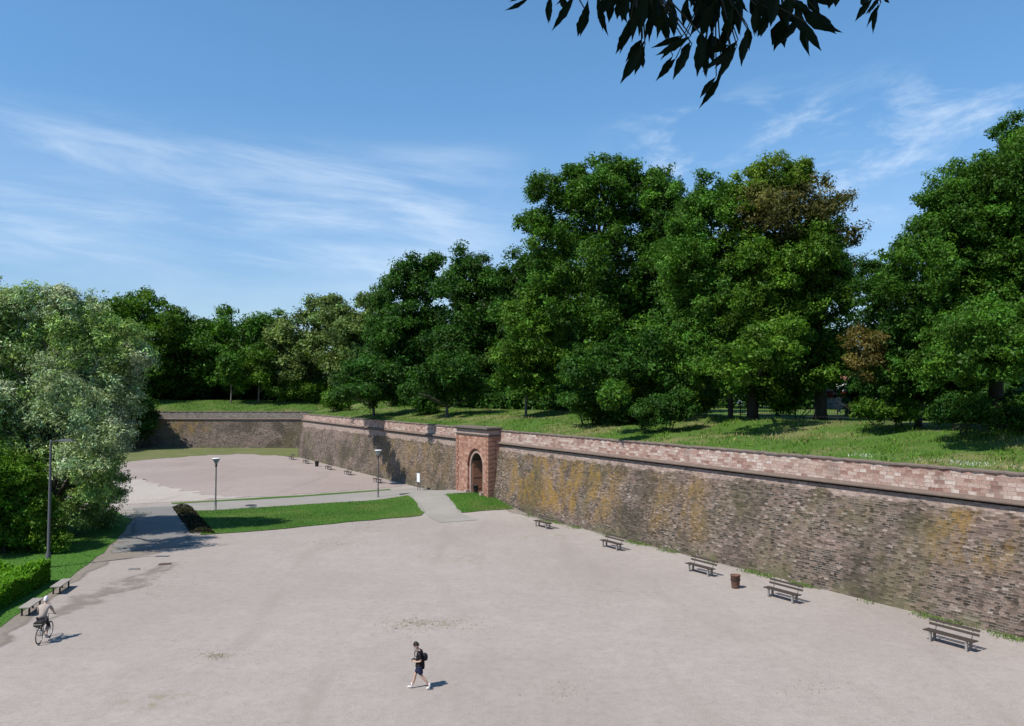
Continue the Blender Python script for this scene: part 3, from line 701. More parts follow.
for px in np.arange(60, 320, 18): wb += px_blobs(200, [(px, 374, 20, 32)], G_DARK)
P_, N_, S_, C_, _ = crown_points(wb, .62, .75)
ok = P_[:, 2] > 8.6
props(leaves_mesh('far_wood', P_[ok], N_[ok], S_[ok], C_[ok], None, M['leaf']), 'dark wood filling the gaps behind the rampart trees', 'wood', None, 'stuff')
# ------------------------------------------------------------------ left side of the square
G_W1, G_W2, G_W3 = (.25, .325, .165), (.17, .26, .075), (.38, .44, .28)
def left_tree(name, bx, by, lst, col, ls, label, **kw):
    return tree(name, (bx, by, 0), px_blobs(by, lst, col, .9), ls, label, **kw)
left_tree('willow_tree', -33.8, 59.5,
    [(70, 312, 34, 28, G_W1), (20, 330, 44, 40, G_W2), (95, 345, 44, 44, G_W2), (40, 390, 60, 48, G_W1), (100, 400, 38, 40, G_W1), (-20, 400, 60, 80, G_W2), (135, 345, 20, 26, G_W2),
     (70, 440, 48, 46, G_W1), (100, 455, 28, 38, G_W2), (30, 450, 50, 48, G_W2), (112, 486, 14, 26, G_W2, 3), (90, 498, 26, 26, G_W2), (60, 296, 20, 14, G_W3), (-30, 330, 50, 50, G_W2), (30, 305, 26, 18, G_W1), (116, 430, 16, 28, G_W3), (75, 372, 30, 24, G_W3), (15, 300, 18, 12, G_W1), (62, 505, 34, 28, G_W2), (104, 514, 18, 16, G_W2, 4), (95, 525, 22, 14, G_W2, 6), (20, 470, 50, 60, G_W2), (122, 396, 16, 32, G_W1), (136, 356, 16, 18, G_W3), (92, 440, 28, 32, G_W1, -7), (70, 400, 34, 34, G_W1, -6), (96, 482, 22, 24, G_W2, -6)],
    G_W1, .21, 'large silvery green willow-like tree overhanging the path at left', mat='willow', tr=.5, limbs=40, hue=.38, clump=.62, dens=.9, flat=.7, fill=4.0, asp=.32)
left_tree('broadleaf_tree', -33.2, 53.5, [(14, 505, 30, 36, None), (0, 530, 32, 34), (34, 530, 16, 26), (-20, 490, 40, 56), (26, 478, 18, 18), (44, 512, 14, 22), (56, 540, 10, 12)], (.092, .185, .018), .17,
    'fresh green small tree behind the hedge at the left edge', tr=.1, stems=3, limbs=10, dens=1.2, fill=8.0)
tree('broadleaf_tree', (-80, 148, 0), [((-80, 147, 8), (7, 6, 7), G_DARK), ((-75.5, 152.5, 5), (4.6, 4, 5.5), G_DARK), ((-86, 150, 6), (9, 6, 7), G_DARK), ((-75, 152, 10.5), (4.5, 3.5, 3.2), G_DARK), ((-79, 153, 2.5), (6, 4, 3), G_DARK), ((-73.2, 155.6, 8.5), (2.6, 2.2, 2.6), G_DARK), ((-76.5, 155.4, 10.5), (3, 2.4, 2.6), G_DARK), ((-71.8, 156, 5.5), (1.9, 1.8, 2.4), G_DARK), ((-80, 155, 10), (3, 2.4, 3), G_DARK)], .6, 'dark tree at the shaded left foot of the far wall, half hidden by the willow', tr=.5)  # hidden tree; lobes close to the wall added to shade its left end
tree('broadleaf_tree', (-46, 62, 0), [((-46, 62, 7), (7, 7, 6.5), G_MID), ((-42, 66, 4), (5, 5, 4), G_DARK)], .3, 'shady tree close behind the willow at the left edge', tr=.3)
# hedge block
hd = thing('hedge', (-27.5, 42, 0), 'bright green uncut hedge beside the benches at the left edge', 'hedge')
e0, e1 = gp(0, 612)[:2], gp(48, 585)[:2]; n_ = 60000
tt = R.uniform(-.9, 1.12, n_); ww = R.uniform(0, 1, n_)**1.0*7.5; zz = 1.0*R.random(n_)**.28 + R.normal(0, .05, n_) + .12*np.sin(tt*9 + ww*1.3)
side = R.random(n_) < .22; ww[side] = R.uniform(0, .18, side.sum()); zz[side] = R.uniform(.05, 1.0, side.sum())
bp_ = e0[None]*(1-tt)[:, None] + e1[None]*tt[:, None]; bp_ = bp_ + np.array([-1.0, -.05])[None]*ww[:, None]
pp = np.stack([bp_[:, 0] - .15, bp_[:, 1], np.clip(zz, .04, 1.3)], 1)
nn = unit(R.normal(0, .6, (n_, 3)) + np.array([-.4, -.5, .35])); pp[:, 2] *= 1 + .18*np.sin(pp[:, 0]*2.1) + .15*np.sin(pp[:, 1]*1.7 + 1)
cl = np.array([.11, .25, .016])[None]*np.exp(R.normal(0, .25, (n_, 1)))
leaves_mesh('foliage', pp, nn, R.uniform(.18, .42, n_), cl, hd, M['leaf'], asp=.24, droop=-1.6)
mb = MB(); mb.box((*((e0+e1)/2 + np.array([-4.0, .5])), .20), (6.2, np.linalg.norm(e1-e0)*1.5, .34), [np.array([1., 0, 0]), np.array([*((e1-e0)/np.linalg.norm(e1-e0)), 0]), np.array([0, 0, 1.])])
g_ = NT('hedge_core'); g_.fin((.03, .06, .012)); mb.build('stems', g_.m, hd, True)
# dark planted bed at the end of the lawn
bd = thing('low_shrub', gp(192, 525), 'low dark brown shrub bed at the left end of the central lawn', 'shrub')
n_ = 7000; a_, b_ = gp(182, 508)[:2], gp(203, 534)[:2]
t_ = R.random(n_); w_ = R.uniform(-.9, .9, n_); q_ = a_[None]*(1-t_)[:, None] + b_[None]*t_[:, None]; q_[:, 0] += w_
z_ = .38*(1 - (w_/1.0)**2)*R.random(n_)**.5 + .06*np.sin(t_*40)
leaves_mesh('foliage', np.stack([q_[:, 0], q_[:, 1], np.clip(z_, .05, 1)], 1), unit(R.normal(0, .6, (n_, 3)) + [0, 0, .7]), R.uniform(.1, .2, n_), np.array([.036, .034, .016])[None]*np.exp(R.normal(0, .4, (n_, 1))), bd, M['leaf'])
# grass blades and weeds
def blades(name, X, Y, Z, hgt, col, var, label):
    n = len(X); p = np.stack([X, Y, Z + hgt*.45], 1)
    nn = R.normal(size=(n, 3)); nn[:, 2] *= .35; nn = unit(nn + np.array([-.3, -.4, .45]))
    r = np.zeros((n, 3)); r[:, 2] = 1; r[:, :2] = R.normal(0, .35, (n, 2))
    u = unit(r - (r*nn).sum(1, keepdims=True)*nn); w = np.cross(nn, u); L = (hgt/2)[:, None]; B = L*.28
    V = np.empty((n, 3, 3)); V[:, 0] = p - u*L - w*B; V[:, 1] = p - u*L + w*B; V[:, 2] = p + u*L
    me = bpy.data.meshes.new(name); me.vertices.add(3*n); me.vertices.foreach_set('co', V.astype('f').ravel())
    me.loops.add(3*n); me.loops.foreach_set('vertex_index', np.arange(3*n, dtype='i'))
    me.polygons.add(n); me.polygons.foreach_set('loop_start', np.arange(0, 3*n, 3, dtype='i')); me.update(calc_edges=True)
    a = me.attributes.new('leaf_color', 'FLOAT_COLOR', 'FACE'); c4 = np.ones((n, 4), 'f'); c4[:, :3] = np.clip(np.array(col)*np.exp(R.normal(0, var, (n, 1))), 0, 1)
    a.data.foreach_set('color', c4.ravel())
    props(link(name, me, None, M['blade']), label, 'grass', None, 'stuff')
n_ = 90000; s_ = 150*R.random(n_)**1.3 - 15; d_ = 1.2 + 13*R.random(n_)
cl_ = np.sin(s_*.9 + 2*np.sin(d_*.8)) + np.sin(s_*2.3 + d_*1.7) + R.normal(0, 1.0, n_); k_ = (cl_ > -.3) & (s_ < S_END); s_, d_ = s_[k_], d_[k_]
XY = P0[None] + T[None]*s_[:, None] + N[None]*d_[:, None]
zb = np.array([bank_at(x, y) for x, y in XY]) - .08 + .10*np.sin(XY[:, 0]*.7 + XY[:, 1]*.31)*np.minimum(1, (d_-1.4)/3) + .07*np.sin(XY[:, 0]*1.9 - XY[:, 1]*1.3 + 1)*np.minimum(1, (d_-1.4)/3)
dry = (np.sin(s_*.35 + 1) + np.sin(d_*.9 + s_*.13) + R.normal(0, .7, len(s_)) > .8)[:, None]
blades('bank_grass', XY[:, 0], XY[:, 1], zb, R.uniform(.12, .36, len(s_)), np.where(dry, np.array([[.21, .195, .075]]), np.array([[.080, .155, .018]])), .3, 'rough grass on the slope above the wall, green with dry patches')
n_ = 15000; X_ = R.uniform(-100, -38, n_); d_ = 1.5 + 11*R.random(n_); Y_ = 158.5 + (X_+38.6)/(-81.4)*2 + d_
blades('far_bank_grass', X_, Y_, np.array([bank_at(x, y) for x, y in zip(X_, Y_)]) - .05, R.uniform(.15, .45, n_), np.array([[.085, .16, .028]])*np.ones((n_, 1)), .3, 'bright grass on top of the far wall')
n_ = 16000; s_ = R.uniform(-12, S_G0-.4, n_); w_ = (np.sin(s_*.55) + np.sin(s_*1.7 + 1) + R.normal(0, .5, n_)) > .55
s_ = s_[w_]; d_ = R.normal(-.22, .26, len(s_)); q_ = P0[None] + T[None]*s_[:, None] + N[None]*np.minimum(d_, .02)[:, None]
blades('wall_foot_weeds', q_[:, 0], q_[:, 1], gh(q_[:, 0], q_[:, 1]), R.uniform(.05, .2, len(s_)), np.array([[.11, .16, .045]])*np.ones((len(s_), 1)), .35, 'thin weeds growing along the foot of the wall')
n_ = 30000; X_ = R.uniform(-40, -19, n_); Y_ = R.uniform(32, 72, n_); ve = np.array([[-20.4, 24]] + [list(p[:2]) for p in vl[:5]])
k_ = X_ < np.interp(Y_, ve[:, 1], ve[:, 0]) - .05
blades('verge_grass', X_[k_], Y_[k_], np.full(k_.sum(), .02), R.uniform(.05, .16, k_.sum()), np.array([[.06, .15, .018]])*np.ones((k_.sum(), 1)), .3, 'short bright grass on the verge under the left trees')
cs_ = []
for cx_, cy_, rx_, ry_, k_ in [(425, 624, 42, 6, 420), (216, 656, 14, 4, 130), (330, 543, 45, 4, 160), (540, 517, 30, 4, 260), (345, 524, 60, 3, 200), (560, 690, 25, 8, 40), (150, 585, 40, 8, 120), (800, 690, 30, 8, 40)]:
    for _ in range(k_): cs_.append(gp(cx_ + R.normal(0, rx_*.6), cy_ + R.normal(0, ry_*.6)))
cs_ = np.repeat(np.array(cs_), 3, 0); cs_[:, :2] += R.normal(0, .05, (len(cs_), 2))
blades('gravel_weeds', cs_[:, 0], cs_[:, 1], cs_[:, 2], R.uniform(.025, .075, len(cs_)), np.array([[.17, .165, .06]])*np.ones((len(cs_), 1)), .35, 'tiny weeds sprouting in patches of the gravel square')
n_ = 500; s_ = np.concatenate([R.normal(4, 1.6, 200), R.normal(9.5, .8, 80), R.normal(-1, 2.0, 220)]); d_ = R.uniform(1.7, 2.6, n_); q_ = P0[None] + T[None]*s_[:, None] + N[None]*d_[:, None]
blades('white_flowers', q_[:, 0], q_[:, 1], np.array([bank_at(x, y) for x, y in q_]) + .02, R.uniform(.06, .14, n_), np.array([[.55, .55, .50]])*np.ones((n_, 1)), .2, 'small white flowers scattered along the top of the right-hand wall')
def inside(px_, py_, poly):
    c = np.zeros(len(px_), bool); n = len(poly)
    for i in range(n):
        (x0, y0), (x1, y1) = poly[i][:2], poly[(i+1) % n][:2]
        c ^= ((y0 > py_) != (y1 > py_)) & (px_ < (x1-x0)*(py_-y0)/(y1-y0+1e-12) + x0)
    return c
for nm, lab, poly, k_ in [('lawn_grass', 'short mown grass of the central lawn', PX((190, 511.5), (216, 510.8), (330, 503.2), (407, 495.8), (424, 513.2), (420, 516), (345, 522.5), (290, 528.5), (203, 535)), 70000),
                      ('gate_lawn_grass', 'short mown grass of the small lawn by the gateway', PX((445, 494.8), (472, 493.0), (486, 494.5), (498, 499), (514, 509), (462, 513)), 16000)]:
    q_ = np.array([p[:2] for p in poly]); X_ = R.uniform(q_[:, 0].min()-.3, q_[:, 0].max()+.3, k_); Y_ = R.uniform(q_[:, 1].min()-.3, q_[:, 1].max()+.3, k_)
    i_ = inside(X_ + R.normal(0, .16, k_), Y_ + R.normal(0, .16, k_), [tuple(p) for p in q_]); X_, Y_ = X_[i_], Y_[i_]
    tone = 1 + .25*np.sin(X_*.5 + np.sin(Y_*.4)*2) + R.normal(0, .12, len(X_))
    blades(nm, X_, Y_, gh(X_, Y_) + .045, R.uniform(.04, .13, len(X_)), np.array([[.062, .150, .016]])*np.clip(tone, .5, 1.6)[:, None], .25, lab)
# ------------------------------------------------------------------ benches, bins, lamps, sign
ANG = math.atan2(T[1], T[0])                               # local x runs along the wall; bench faces away from it
def make_bench():
    t = thing('park_bench', (0, 0, 0), 'bench', 'bench')
    s = MB()
    for y in (-.30, -.19, -.08, .03): s.box((0, y, .45), (2.15, .095, .04))
    s.build('seat', M['wood'], t)
    b = MB(); A = [np.array([1., 0, 0]), np.array([0, math.sin(.26), math.cos(.26)]), np.array([0, -math.cos(.26), math.sin(.26)])]
    b.box((0, .145, .66), (2.15, .11, .035), A); b.box((0, .19, .83), (2.15, .11, .035), A); b.build('backrest', M['wood'], t)
    for x in (-.78, .78):
        l = MB(); l.box((x, -.27, .215), (.09, .09, .43)); l.box((x, -.13, .405), (.08, .42, .05)); l.box((x, .03, .2), (.09, .09, .4))
        l.tube([(x, .06, .40), (x, .17, .62), (x, .225, .88)], [.03, .028, .024], 6); l.build('leg', M['concrete'], t)
    return t
proto = make_bench(); used = [0]
def bench(px, py, label, rz):
    o = proto if used[0] == 0 else copy_tree(proto); used[0] += 1
    p = gp(px, py)
    if 285 < px < 400: q = WP(wall_s(px, -2.3), -2.3); p = np.array([q[0], q[1], float(gh(q[0], q[1]))])
    o.location = (p[0], p[1], p[2]); o.rotation_euler = (0, 0, rz); o['label'] = label; o['group'] = 'slatted benches around the square'
    return o
rzw = ANG + math.pi                                        # backrest towards the wall
for px, py, lab in [(952, 645.5, 'dark slatted bench nearest the camera, at the lower right in front of the wall'), (784, 599.5, 'dark slatted bench just right of the rusty brown litter bin'),
                    (702, 573.5, 'dark slatted bench just left of the rusty brown litter bin'), (613, 548.5, 'dark slatted bench below the orange lichen patch, second from the gateway on its right'),
                    (544, 527.5, 'dark slatted bench first to the right of the gateway'), (379, 481.5, 'bench behind the right-hand cone-topped lamp, by the left wall'),
                    (349.5, 472.6, 'far bench along the left wall, first beyond the lamp'), (330, 466.3, 'far bench along the left wall, nearest the small dark bin'),
                    (307.5, 460.2, 'far bench just beyond the small dark bin by the left wall'), (293, 456.0, 'farthest bench, on the grass edge by the wall corner')]:
    bench(px, py, lab, rzw)
def make_flat_bench():
    t = thing('park_bench', (0, 0, 0), 'bench', 'bench', 'backless benches beside the hedge')
    s_ = MB()
    for y in (-.19, -.065, .06, .185): s_.box((0, y, .43), (1.9, .115, .045))
    s_.build('seat', M['greywood'], t)
    for x in (-.68, .68):
        l = MB(); l.box((x, -.16, .2), (.07, .07, .40)); l.box((x, .16, .2), (.07, .07, .40)); l.box((x, 0, .385), (.06, .40, .04)); l.build('leg', M['iron'], t)
    return t
flat = make_flat_bench(); nflat = 0
vd = math.atan2(vl[1][1]-vl[0][1], vl[1][0]-vl[0][0])
for px, py, lab in [(61, 591, 'pale backless bench beside the hedge, just beyond the cyclist'), (31, 612, 'pale backless bench directly left of the cyclist')]:
    o = flat if nflat == 0 else copy_tree(flat); nflat += 1
    q = gp(px, py); o.location = tuple(q); o.rotation_euler = (0, 0, vd); o['label'] = lab
def bin_(px, py, label, mat, h=.72, r=.27, name='litter_bin'):
    p = gp(px, py); t = thing(name, p, label, 'bin')
    b = MB(); b.lathe([(0.02, .0), (r*.78, .0), (r*.82, .06), (r, h-.06), (r*1.05, h-.05), (r*1.05, h), (r*.93, h), (r*.9, h-.12), (.02, h-.12)], n=18); b.build('body', M[mat], t)
    q = MB(); q.torus((0, 0, 0), r*1.04, .016, ax=0, n=20, m=6)
    q.v = [(y, z, h*.62 + x) for x, y, z in q.v]; q.build('band', M['iron'], t)
    return t
bin_(735.5, 588, 'rusty brown tapered litter bin between two benches by the wall', 'rust', .72, .26)
bin_(475.5, 493, 'dark litter bin in front of the arched doorway', 'binblack', .78, .28)
bin_(316.8, 466.5, 'small dark litter bin between far benches by the left wall', 'binblack', .8, .30)
bl = thing('bollard', gp(451.5, 487.5), 'short dark bollard at the left foot of the gateway', 'bollard')
b = MB(); b.lathe([(.13, 0), (.13, .08), (.10, .1), (.09, .75), (.12, .78), (.12, .86), (.06, .93), (.0, .94)], n=12); b.build('post', M['iron'], bl)
c = MB(); c.lathe([(.135, .60), (.135, .66), (.09, .66)], n=12); c.build('collar', M['lampgrey'], bl)
def cone_lamp(px, py, label, h):
    p = gp(px, py); t = thing('lamp_post', p, label, 'lamp post', 'cone-topped lamps beside the path')
    b = MB(); b.lathe([(.16, 0), (.16, .04), (.095, .06), (.09, .9), (.065, .95), (.055, h-.75)], n=12); b.build('pole', M['lampgrey'], t)
    c = MB(); c.lathe([(.06, h-.80), (.10, h-.76), (.11, h-.60), (.07, h-.55)], n=12); c.build('collar', M['iron'], t)
    s = MB(); s.lathe([(.07, h-.58), (.36, h-.07)], n=20); s.lathe([(.355, h-.075), (.065, h-.575)], n=20); s.build('lamp_shade', plain('frosted', (.42, .43, .45), .4, .05), t)
    d = MB(); d.lathe([(.36, h-.07), (.385, h-.06), (.385, h-.02), (.30, h+.01), (0, h+.02)], n=20); d.build('lamp_cover', M['opal'], t)
    return t
cone_lamp(215.5, 510.5, 'cone-topped lamp post at the left end of the central lawn', 4.75)
cone_lamp(378, 497.5, 'cone-topped lamp post at the middle of the path, near the gateway', 4.85)
p = gp(48, 568); t = thing('street_lamp', p, 'tall thin dark street lamp with a flat arm in front of the willow', 'street lamp')
b = MB(); b.lathe([(.14, 0), (.14, .9), (.09, 1.0), (.065, 7.6), (.065, 7.75), (0, 7.76)], n=10); b.build('pole', M['lampgrey'], t)
b = MB(); b.tube([(.05, 0, 7.65), (.55, 0, 7.72)], .035, 6); b.build('arm', M['lampgrey'], t)
b = MB(); b.box((.95, 0, 7.72), (.85, .28, .10)); b.box((.95, 0, 7.79), (.6, .2, .05)); b.build('lamp_head', plain('lamp_head', (.16, .16, .16), .5), t)
b = MB(); b.box((.95, 0, 7.663), (.6, .2, .012)); b.build('lamp_glass', M['opal'], t)
p = WP(wall_s(419, -1.3), -1.3); p[2] = float(gh(p[0], p[1])); t = thing('notice_board', p, 'white notice board on two thin posts in front of the left wall', 'sign', rz=ANG + math.pi)
b = MB(); b.box((0, 0, 1.42), (.78, .05, .95)); b.build('board', M['signwhite'], t)
b = MB(); b.box((0, 0, 1.965), (.84, .09, .04)); b.build('top_rail', M['lampgrey'], t)
b = MB(); b.box((0, 0, .885), (.84, .08, .03)); b.build('bottom_rail', M['lampgrey'], t)
for x in (-.3, .3):
    b = MB(); b.box((x, .05, .95), (.05, .05, 1.95)); b.build('post', M['lampgrey'], t)
# two drain channel covers lying at the end of the asphalt
for px, py, L_, lab in [(165, 564.5, .7, 'short dark drain slab lying on the gravel right of the path end'), (134, 569.5, .6, 'thin grey drain slab lying on the gravel left of the path end')]:
    p = gp(px, py); t = thing('drain_cover', p, lab, 'drain cover', rz=.25)
    b = MB(); b.box((0, 0, .03), (L_, .26, .06)); b.build('slab', M['concrete'] if L_ < .65 else M['rust'], t)
    b = MB()
    for k in range(7): b.box((-L_*.38 + k*L_*.127, 0, .063), (.03, .18, .01))
    b.build('grate', M['iron'], t)
for px, py, lab in [(251, 505.6, 'dark manhole cover in the path near the left lamp'), (404.5, 494.4, 'dark manhole cover in the path near the right lamp')]:
    p = gp(px, py); t = thing('manhole_cover', p + np.array([0, 0, .024]), lab, 'manhole')
    b = MB(); b.lathe([(.55, 0), (.55, .02), (.48, .022), (0, .022)], n=18); b.build('lid', M['iron'], t)
# railing along the top behind the right-hand trees
rl = thing('iron_railing', WP(0, 16, 8.7), 'thin dark iron railing under the trees on the right of the rampart', 'railing')
def rail_pts(s): q = P0 + T*s + N*16; return np.array([q[0], q[1], bank_at(*q)])
rr = MB(); bars = MB()
sr = np.arange(-20, 34, 2.0)
for z in (.25, 1.25): rr.tube([rail_pts(s) + [0, 0, z] for s in sr], .025, 5)
rr.build('rail', M['iron'], rl, True)
for s in np.arange(-20, 32, .25):
    a = rail_pts(s); bars.box(a + [0, 0, .75], (.02, .02, 1.1), AX)
bars.build('bars', M['iron'], rl, True)
for s in sr:
    a = rail_pts(s); q = MB(); q.box(a + [0, 0, .65], (.07, .07, 1.5), AX); q.build('post', M['iron'], rl, True)
# ------------------------------------------------------------------ houses behind the trees
def house(label, px, d, w, h, wallc, band, roofc):
    Y = wall_Y(px, d); X = (px-512)/F/CP*Y; z0 = 6.0
    t = thing('white_house', (X, Y, z0), label, 'house')
    b = MB(); b.box((X, Y, z0+h/2), (w, 9, h), AX); b.build('wall', wallc, t, True)
    b = MB(); b.box((X, Y, z0+h+.12), (w+.7, 9.7, .25), AX)
    c = np.array([X, Y, z0+h+.24]); q = lambda i, j, z: c + AX[0]*i*(w/2+.35) + AX[1]*j*4.85 + np.array([0, 0, z])
    b.face([q(-1, -1, 0), q(1, -1, 0), q(1, 0, 3), q(-1, 0, 3)]); b.face([q(1, 1, 0), q(-1, 1, 0), q(-1, 0, 3), q(1, 0, 3)])
    b.face([q(1, -1, 0), q(1, 1, 0), q(1, 0, 3)]); b.face([q(-1, 1, 0), q(-1, -1, 0), q(-1, 0, 3)]); b.build('roof', roofc, t, True)
    if band:
        b = MB(); b.box(np.array([X, Y, z0+4.6]) - AX[1]*4.53, (w+.02, .08, .9), AX); b.build('band', band, t, True)
    k = int(w/2.2)
    for fl in range(int(h/3)):
        for i in range(k):
            if fl == 1 and band and False: continue
            c = np.array([X, Y, z0 + 1.7 + fl*3.0]) + AX[0]*((i+.5)/k - .5)*w - AX[1]*4.52
            b = MB(); b.box(c, (1.0, .10, 1.3), AX); wd = b.build('window', M['signwhite'], t, True)
            g = MB(); g.box(c - AX[1]*.06 - np.array([t.location[0], t.location[1], t.location[2]]), (.84, .02, 1.14), AX); g.build('pane', M['glass'], wd)
g_ = NT('window_glass'); g_.fin((.02, .025, .03), .08); g_.p.inputs['Specular IOR Level'].default_value = .5; M['glass'] = g_.m
house('white house with red band glimpsed between the trunks at right', 850, 62, 14, 6.5, plain('white_render', (.75, .75, .76), .8, .04), plain('red_band', (.42, .08, .06), .7), plain('roof_tile', (.22, .10, .07), .8))
house('pale grey house glimpsed through leaves behind the bronze-crowned tree', 700, 64, 13, 8, plain('pale_render', (.62, .63, .66), .8, .04), None, plain('roof_slate', (.14, .14, .15), .8))
house('pale house glimpsed behind the poplar-like tree', 640, 62, 12, 9, plain('cream_render', (.70, .69, .66), .8, .04), None, plain('roof_dark', (.16, .10, .08), .8))
# ------------------------------------------------------------------ overhanging branch of the tree beside the camera
bt = thing('broadleaf_tree', (-4.2, -2.6, 8.85), 'dark tree whose leafy branch hangs in at the top of the photo', 'tree')
PAL = np.array([.008, .014, .004])  # near black: backlit shade is put into the leaf colour
LV = [(530,-3,505,9,6),(551,-6,549,22,9),(575,-6,552,30,10),(588,0,580,35,11),(597,-5,609,35,9),(612,-5,609,22,10),(637,10,620,54,12),(645,40,621,82,14),(645,45,635,75,11),(655,5,650,42,9),(662,5,670,43,12),
 (672,0,674,36,12),(688,-4,684,27,10),(697,-3,699,20,9),(691,36,656,55,10),(676,58,656,81,9),(692,44,674,79,13),(702,35,697,76,14),(706,34,705,75,12),(712,30,715,63,13),(727,27,722,50,11),(738,40,715,68,11),(748,30,742,66,12),
 (737,46,716,82,10),(722,74,699,108,9),(757,5,755,36,10),(770,10,758,36,14),(787,15,774,51,17),(800,8,843,31,18),(804,20,811,56,13),(873,-2,856,21,9),(878,4,874,33,6),(881,3,867,28,6),(832,-10,829,9,12),(838,-8,836,7,10),
 (640,-8,632,30,15),(648,-10,640,36,15),(628,-8,622,20,12),(618,-6,628,22,12),(655,-12,660,20,14),(720,-8,712,34,15),(730,-10,728,30,16),(742,-8,740,34,14),(715,0,700,40,14),(735,5,725,48,14),(752,-8,760,24,15),(765,-10,765,22,15),(780,-10,772,26,16),
 (790,-8,786,26,15),(770,0,800,24,14),(808,-8,822,16,13),(700,-6,708,22,12),(560,-8,566,10,9),(605,-8,602,14,10),(795,5,812,40,13),(862,-6,868,10,8),(885,-4,890,3,6)]
for q in list(LV):
    for _ in range(2 if 600 < q[0] < 800 and q[3] < 60 else 1):
        dx, dy = q[2]-q[0], q[3]-q[1]; a = R.normal(0, .38); k = R.uniform(.6, 1.0); t_ = R.uniform(-.1, .45)
        LV.append((q[0] + dx*t_, q[1] + dy*t_ - 6, q[0] + dx*t_ + k*(dx*math.cos(a) - dy*math.sin(a)), q[1] + dy*t_ - 6 + k*(dx*math.sin(a) + dy*math.cos(a))*.9, q[4]*R.uniform(.65, .95)))
vs_, fs_ = [], []
def big_leaf(base, tip, wid, twist):
    ax = tip - base; L = np.linalg.norm(ax); ax = ax/L
    sd = np.cross(ax, np.array([.25*twist, 1, .15])); sd /= np.linalg.norm(sd); nm = np.cross(sd, ax)
    prof = [(0, .04), (.07, .2), (.15, .48), (.25, .78), (.35, .95), (.46, 1.0), (.57, .86), (.68, .62), (.79, .36), (.89, .16), (1.0, .01)]
    b = len(vs_)
    for i, (t, w) in enumerate(prof):
        jag = 1 + .06*((i % 2)*2 - 1) + R.normal(0, .05)
        c = base + ax*L*t + nm*(.10*L*math.sin(t*2.6))
        for sgn in (-1, 0, 1): vs_.append(tuple(c + sd*sgn*w*wid/2*jag + nm*(.18*wid*abs(sgn)*w)))
    for i in range(len(prof)-1):
        for k in range(2): fs_.append((b+i*3+k, b+i*3+k+1, b+(i+1)*3+k+1, b+(i+1)*3+k))
tw = MB(); hub = {}
limb = [np.array([-4.2, -2.6, 8.6]), np.array([-4.1, -2.5, 10.5]), np.array([-3.4, -1.8, 13.0]), np.array([-1.6, .2, 13.4]), np.array([-.1, 1.6, 13.0]), np.array([.45, 2.5, 12.45]), np.array([1.0, 2.75, 12.2])]
tw.tube(limb, [.26, .22, .17, .09, .045, .02, .008], 10)
tw.tube([limb[2], np.array([-3.0, -1.0, 15]), np.array([-2.4, 0, 18])], [.15, .11, .04], 8); tw.tube([limb[3], np.array([-.5, .8, 15]), np.array([.2, 1.6, 17])], [.08, .06, .03], 8)
HB = [at(560, -30, 2.75), at(640, -26, 2.7), at(715, -22, 2.8), at(780, -26, 2.85), at(870, -26, 2.8)]
for h in HB: tw.tube([limb[5], (limb[5]+h)/2 + [0, 0, .03], h], [.012, .009, .006], 6)
for x0, y0, x1, y1, w in LV:
    Yd = 2.75 + R.uniform(-.22, .22); a = at(x0, y0, Yd); b = at(x1, y1, Yd + R.uniform(-.07, .03)); s = Yd/F
    big_leaf(a, b, w*s*.82, R.uniform(-1, 1))
    h = HB[int(np.argmin([np.linalg.norm(q-a) for q in HB]))]; tw.tube([h, (h+a)/2 + [0, 0, .01], a], [.004, .003, .002], 5, False)
for _ in range(900):                                       # the rest of the spray, above the frame
    h = np.array([R.uniform(-2.6, 2.2), R.uniform(.6, 3.2), 0]); h[2] = 12.35 + .45*abs(h[0]-.6)*.3 + R.uniform(.1, 1.5) + max(0, (h[1]-2.2))*.7
    if h[2] < CZ + h[1]*.60 + .28: continue
    d_ = unit(np.array([R.normal(0, .5), R.normal(0, .4), -1])); big_leaf(h, h + d_*R.uniform(.10, .17), R.uniform(.03, .05), R.uniform(-1, 1))
me = bpy.data.meshes.new('leaves'); me.from_pydata([tuple(np.array(v) - np.array(bt.location)) for v in vs_], [], fs_)
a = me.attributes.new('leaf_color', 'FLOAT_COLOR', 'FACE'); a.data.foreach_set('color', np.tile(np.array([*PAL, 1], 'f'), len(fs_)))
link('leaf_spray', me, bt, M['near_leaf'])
P_, N_, S_, C_, _ = crown_points([((-1.6, .6, 17.2), (5, 4.2, 3.2), G_DARK), ((-3, -.6, 15.2), (3.5, 2.6, 1.8), G_DARK), ((-.6, .2, 15.0), (3, 2.2, 1.5), G_DARK)], .24, 1.5, clump=.6)  # unseen crown above the camera, added to shade the hanging leaves
ok = P_[:, 2] > CZ + np.maximum(P_[:, 1], 0)*.6 + .9
leaves_mesh('crown', P_[ok], N_[ok], S_[ok], C_[ok], bt, M['leaf']); tw.build('trunk', M['bark'], bt, True)
